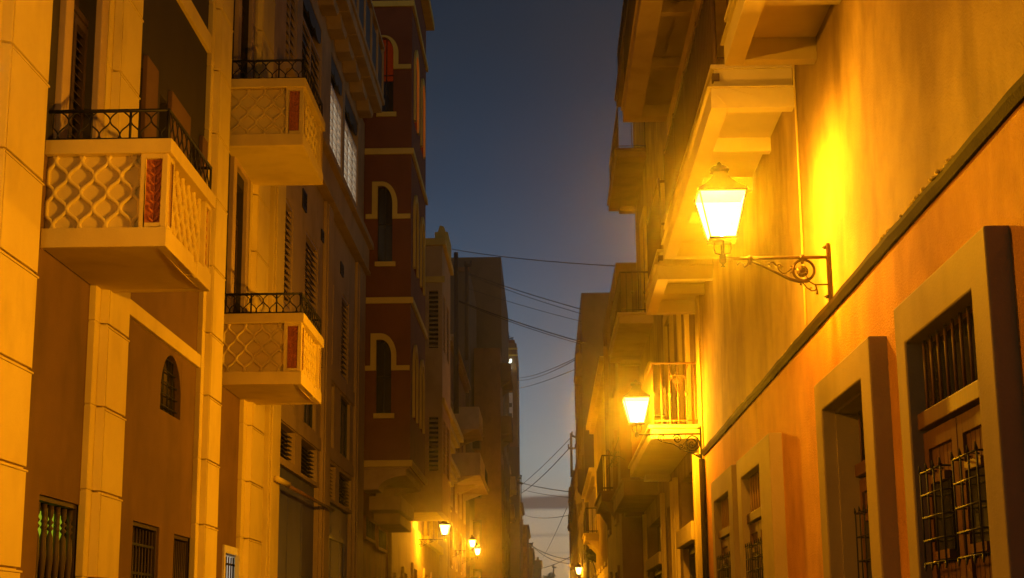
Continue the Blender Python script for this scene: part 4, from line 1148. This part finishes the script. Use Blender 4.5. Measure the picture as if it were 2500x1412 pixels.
far_house('street_end_block', 'narrow shadowed block with small balconies on the right of the sky gap', 'apartment block', corner(1392, 135), 12, 128, 150, topz(1395, 1160, 132), M['grey_block'], 4, 4, cornice=False, trim='brown_block', zfirst=2,
          balconies=((130, 134, topz(1385, 1230, 132), 'solid'), (134, 140, topz(1385, 1290, 136), 'iron'), (128.5, 132, topz(1385, 1390, 130), 'iron')), bal_depth=.3, roof_items=1)
far_house('narrow_step_house', 'stepped dark house between the tall dark block and the street end', 'house', corner(1402, 112), 12, 104, 126, topz(1402, 1130, 110), M['brown_block'], 4, 4, cornice=False, trim='brown_block', zfirst=2)

# rounded tank and vent beside the highest right balcony
# ------------------------------------------------------------------ hanging lantern, bush, wall weeds
hl = MB(); c = W(1500, 1352, Y=47.2)
hl.lathe((c.x, c.y, c.z), [(.06, -.22), (.14, -.18), (.14, .1), (.17, .12), (.08, .22), (.03, .26), (.03, .32)], 6)
hl.tube([(c.x, c.y, c.z+.3), (c.x, c.y, c.z+.42), (2.2, c.y, c.z+.42)], .02, 5)
o = hl.build('unlit_lantern', M['iron']); tag(o, 'small unlit black lantern hanging on the striped lit facade', 'lantern')
def leaf_clump(mb, c, rad, n, size):
    for i in range(n):
        d = Vector((random.gauss(0, 1), random.gauss(0, 1), random.gauss(0, 1))); d.normalize(); d *= random.random()**.4
        p = Vector(c) + Vector((d.x*rad[0], d.y*rad[1], d.z*rad[2]))
        a = Vector((random.uniform(-1, 1), random.uniform(-1, 1), random.uniform(-1, 1))).normalized()*size*random.uniform(.6, 1.3); b_ = a.orthogonal().normalized()*size*.4
        mb.add([p-a, p+b_, p+a, p-b_], [(0, 1, 2, 3)])
mb = MB(); c = W(1452, 1360, Y=66)
bush = thing('balcony_bush', 'dark leafy bush spilling over the street below the ornate right balcony', 'plant', (c.x, c.y, c.z-.8))
for k in range(7): leaf_clump(mb, (c.x+random.uniform(-.25, .3), c.y+random.uniform(-.5, .5), c.z+random.uniform(-.3, .35)), (.25, .3, .22), 160, .07)
mb.build('foliage', M['leaf'], bush)
mb = MB()
for k in range(5): mb.tube([(c.x+.1, c.y, c.z-.8), (c.x+random.uniform(-.3, .3), c.y, c.z+.2)], [.03, .01], 5)
mb.build('stem', M['pole_wood'], bush)
wd = thing('wall_weeds', 'straggly leafless weeds on the wall left of the second right lantern', 'plant', tuple(W(1500, 1120, X=1.75)))
mb = MB(); c = W(1500, 1120, X=1.75)
for k in range(7):
    p = Vector(c); pts = [tuple(p)]; d = Vector((random.uniform(-.6, .2), random.uniform(-1, .4), random.uniform(-.8, 1)))
    for j in range(6): d += Vector((random.uniform(-.3, .3), random.uniform(-.4, .4), random.uniform(-.5, .4))); p = p+d*.09; pts.append(tuple(p))
    mb.tube(pts, .008, 4)
mb.build('stem', M['pole_wood'], wd)
mb = MB(); leaf_clump(mb, c, (.15, .4, .25), 30, .035); mb.build('foliage', M['leaf'], wd)
tr_ = thing('street_end_tree', 'small dark tree crown closing the street at the foot of the sky', 'tree', tuple(W(1335, 1400, Y=520)*1.0))
c = W(1338, 1412, Y=520)
mb = MB()
for k in range(10): leaf_clump(mb, (c.x+random.uniform(-2.6, 2.6), c.y+random.uniform(-3, 3), c.z+random.uniform(-2.2, .8)), (1.4, 1.4, 1.0), 150, .35)
mb.build('crown', M['leaf'], tr_)
MB().tube([(c.x, c.y, 0), (c.x, c.y, c.z-.5)], [.4, .2], 8).build('trunk', M['pole_wood'], tr_)

# ------------------------------------------------------------------ poles and wires
def upole(pts, label, Y, bot, arms, r=.1, name='utility_pole'):
    t = thing(name, label, 'pole', tuple(W(*bot, Y=Y)))
    a, b_ = W(*pts[0], Y=Y), W(*bot, Y=Y)
    MB().tube([tuple(b_), (b_.x, b_.y, a.z)], [r, r*.8], 7).build('mast', M['pole_wood'], t)
    mb = MB()
    for (pa, pb) in arms:
        mb.tube([tuple(W(*pa, Y=Y-.12)), tuple(W(*pb, Y=Y-.12))], r*.8, 5)
        for q in (pa, pb): p = W(*q, Y=Y-.12); mb.tube([tuple(p), (p.x, p.y, p.z+.3)], r*.5, 5)
    if arms: mb.build('crossarm', M['pole_wood'], t)
    return t
upole([(1397, 1058)], 'tall thin utility pole with crossarms above the right rooftops', 110, (1396, 1165), [((1388, 1095), (1405, 1095)), ((1397, 1064), (1416, 1074))], .1)
upole([(1118, 617)], 'thick rusty pole standing in front of the lower blank grey block', 76, (1114, 1010), [], .14)
upole([(1142, 643)], 'dark utility pole against the edge of the tallest grey block', 98, (1139, 880), [((1135, 650), (1150, 648))], .13)
upole([(1296, 1326)], 'small double-armed pole on the low roofs at the street end', 292, (1296, 1375), [((1290, 1328), (1301, 1328)), ((1291, 1333), (1300, 1333))], .22)
upole([(1303, 1342)], 'short plain pole right of the double-armed pole', 300, (1303, 1380), [], .2)
upole([(1352, 1378)], 'farthest thin pole in front of the tree at the street end', 480, (1352, 1412), [((1348, 1384), (1358, 1386))], .25)
ins = thing('wall_insulator', 'iron insulator bracket sticking out of the left wall towards the sky gap', 'bracket', tuple(W(1266, 1170, Y=184)))
mb = MB(); mb.tube([ap(1260, 1167, 184), ap(1272, 1168, 184), ap(1272, 1160, 184)], .12, 5); mb.tube([ap(1262, 1178, 184), ap(1276, 1181, 184)], .12, 5); mb.tube([ap(1272, 1160, 184), ap(1272, 1240, 184)], .06, 5)
mb.build('bracket', M['wire'], ins)
def wire(a, Ya, b_, Yb, sag, r, label):
    A, B = W(*a, Y=Ya), W(*b_, Y=Yb); pts = []
    for i in range(25):
        f = i/24; p = A.lerp(B, f); p.z -= 1.3*sag*f*(1-f); pts.append(tuple(p))
    o = MB().tube(pts, r*.8, 5).build('power_line', M['wire']); tag(o, label, 'cable', 'overhead cables across the street')
wire((1078, 604), 74, (1505, 650), 44, .35, .020, 'highest dark cable crossing the whole street near the shuttered gable')
wire((1143, 668), 98, (1436, 760), 80, .25, .03, 'upper of two parallel cables from the dark pole to the right block')
wire((1143, 671), 98.5, (1436, 771), 80.5, .35, .022, 'lower of two parallel cables from the dark pole to the right block')
wire((1143, 705), 98, (1436, 789), 80, .25, .018, 'thin cable beneath the parallel pair')
wire((1120, 735), 76, (1430, 838), 80, .3, .034, 'thick cable sloping down to the shoulder of the right block')
wire((1120, 737), 76.5, (1430, 843), 80.5, .4, .024, 'companion cable just under the thick sloping one')
wire((1262, 923), 188, (1414, 870), 82, .9, .03, 'upper cable rising from the tower to the right block')
wire((1262, 929), 188.5, (1414, 874), 82, 1.1, .03, 'middle cable rising from the tower to the right block')
wire((1262, 949), 188, (1414, 898), 82, .5, .03, 'lowest cable rising from the tower to the right block')
wire((1272, 1185), 184, (1398, 1064), 110, .5, .035, 'left of the steep cables climbing to the pole with crossarms')
wire((1272, 1205), 184, (1392, 1092), 110, .8, .045, 'right of the steep cables climbing to the pole with crossarms')
wire((1276, 1180), 184, (1392, 1201), 130, .3, .05, 'nearly level cable from the insulator bracket to the right')
wire((1276, 1196), 184, (1392, 1215), 130, .3, .03, 'faint level cable beneath the one from the insulator bracket')
wire((1280, 1258), 215, (1390, 1258), 135, 1.0, .035, 'sagging cable just below the dark cloud')
wire((1283, 1322), 240, (1392, 1366), 200, 1.6, .06, 'low sagging cable above the farthest roofs')
wire((1296, 1330), 292, (1390, 1376), 250, 2.4, .07, 'lowest cable drooping from the double-armed pole')
wire((1300, 1390), 300, (1392, 1360), 200, 1.2, .06, 'cable crossing upward to the right near the farthest roofs')
wire((1325, 1362), 330, (1384, 1240), 136, .8, .035, 'faint slanting cable rising steeply in front of the clouds')


# ------------------------------------------------------------------ scattering volume added to give the lamps lens-like halos
hz = MB().box(-60, 60, -12, 620, -2, 46).build('halo_volume', M['wire']); tag(hz, kind='stuff')
m = bpy.data.materials.new('halo_scatter'); m.use_nodes = True; nt = m.node_tree; nt.nodes.clear()
v = nt.nodes.new('ShaderNodeVolumePrincipled'); v.inputs['Color'].default_value = (.95, .95, .95, 1); v.inputs['Density'].default_value = .00062; v.inputs['Anisotropy'].default_value = .97
o = nt.nodes.new('ShaderNodeOutputMaterial'); nt.links.new(v.outputs[0], o.inputs['Volume'])
hz.data.materials.clear(); hz.data.materials.append(m)
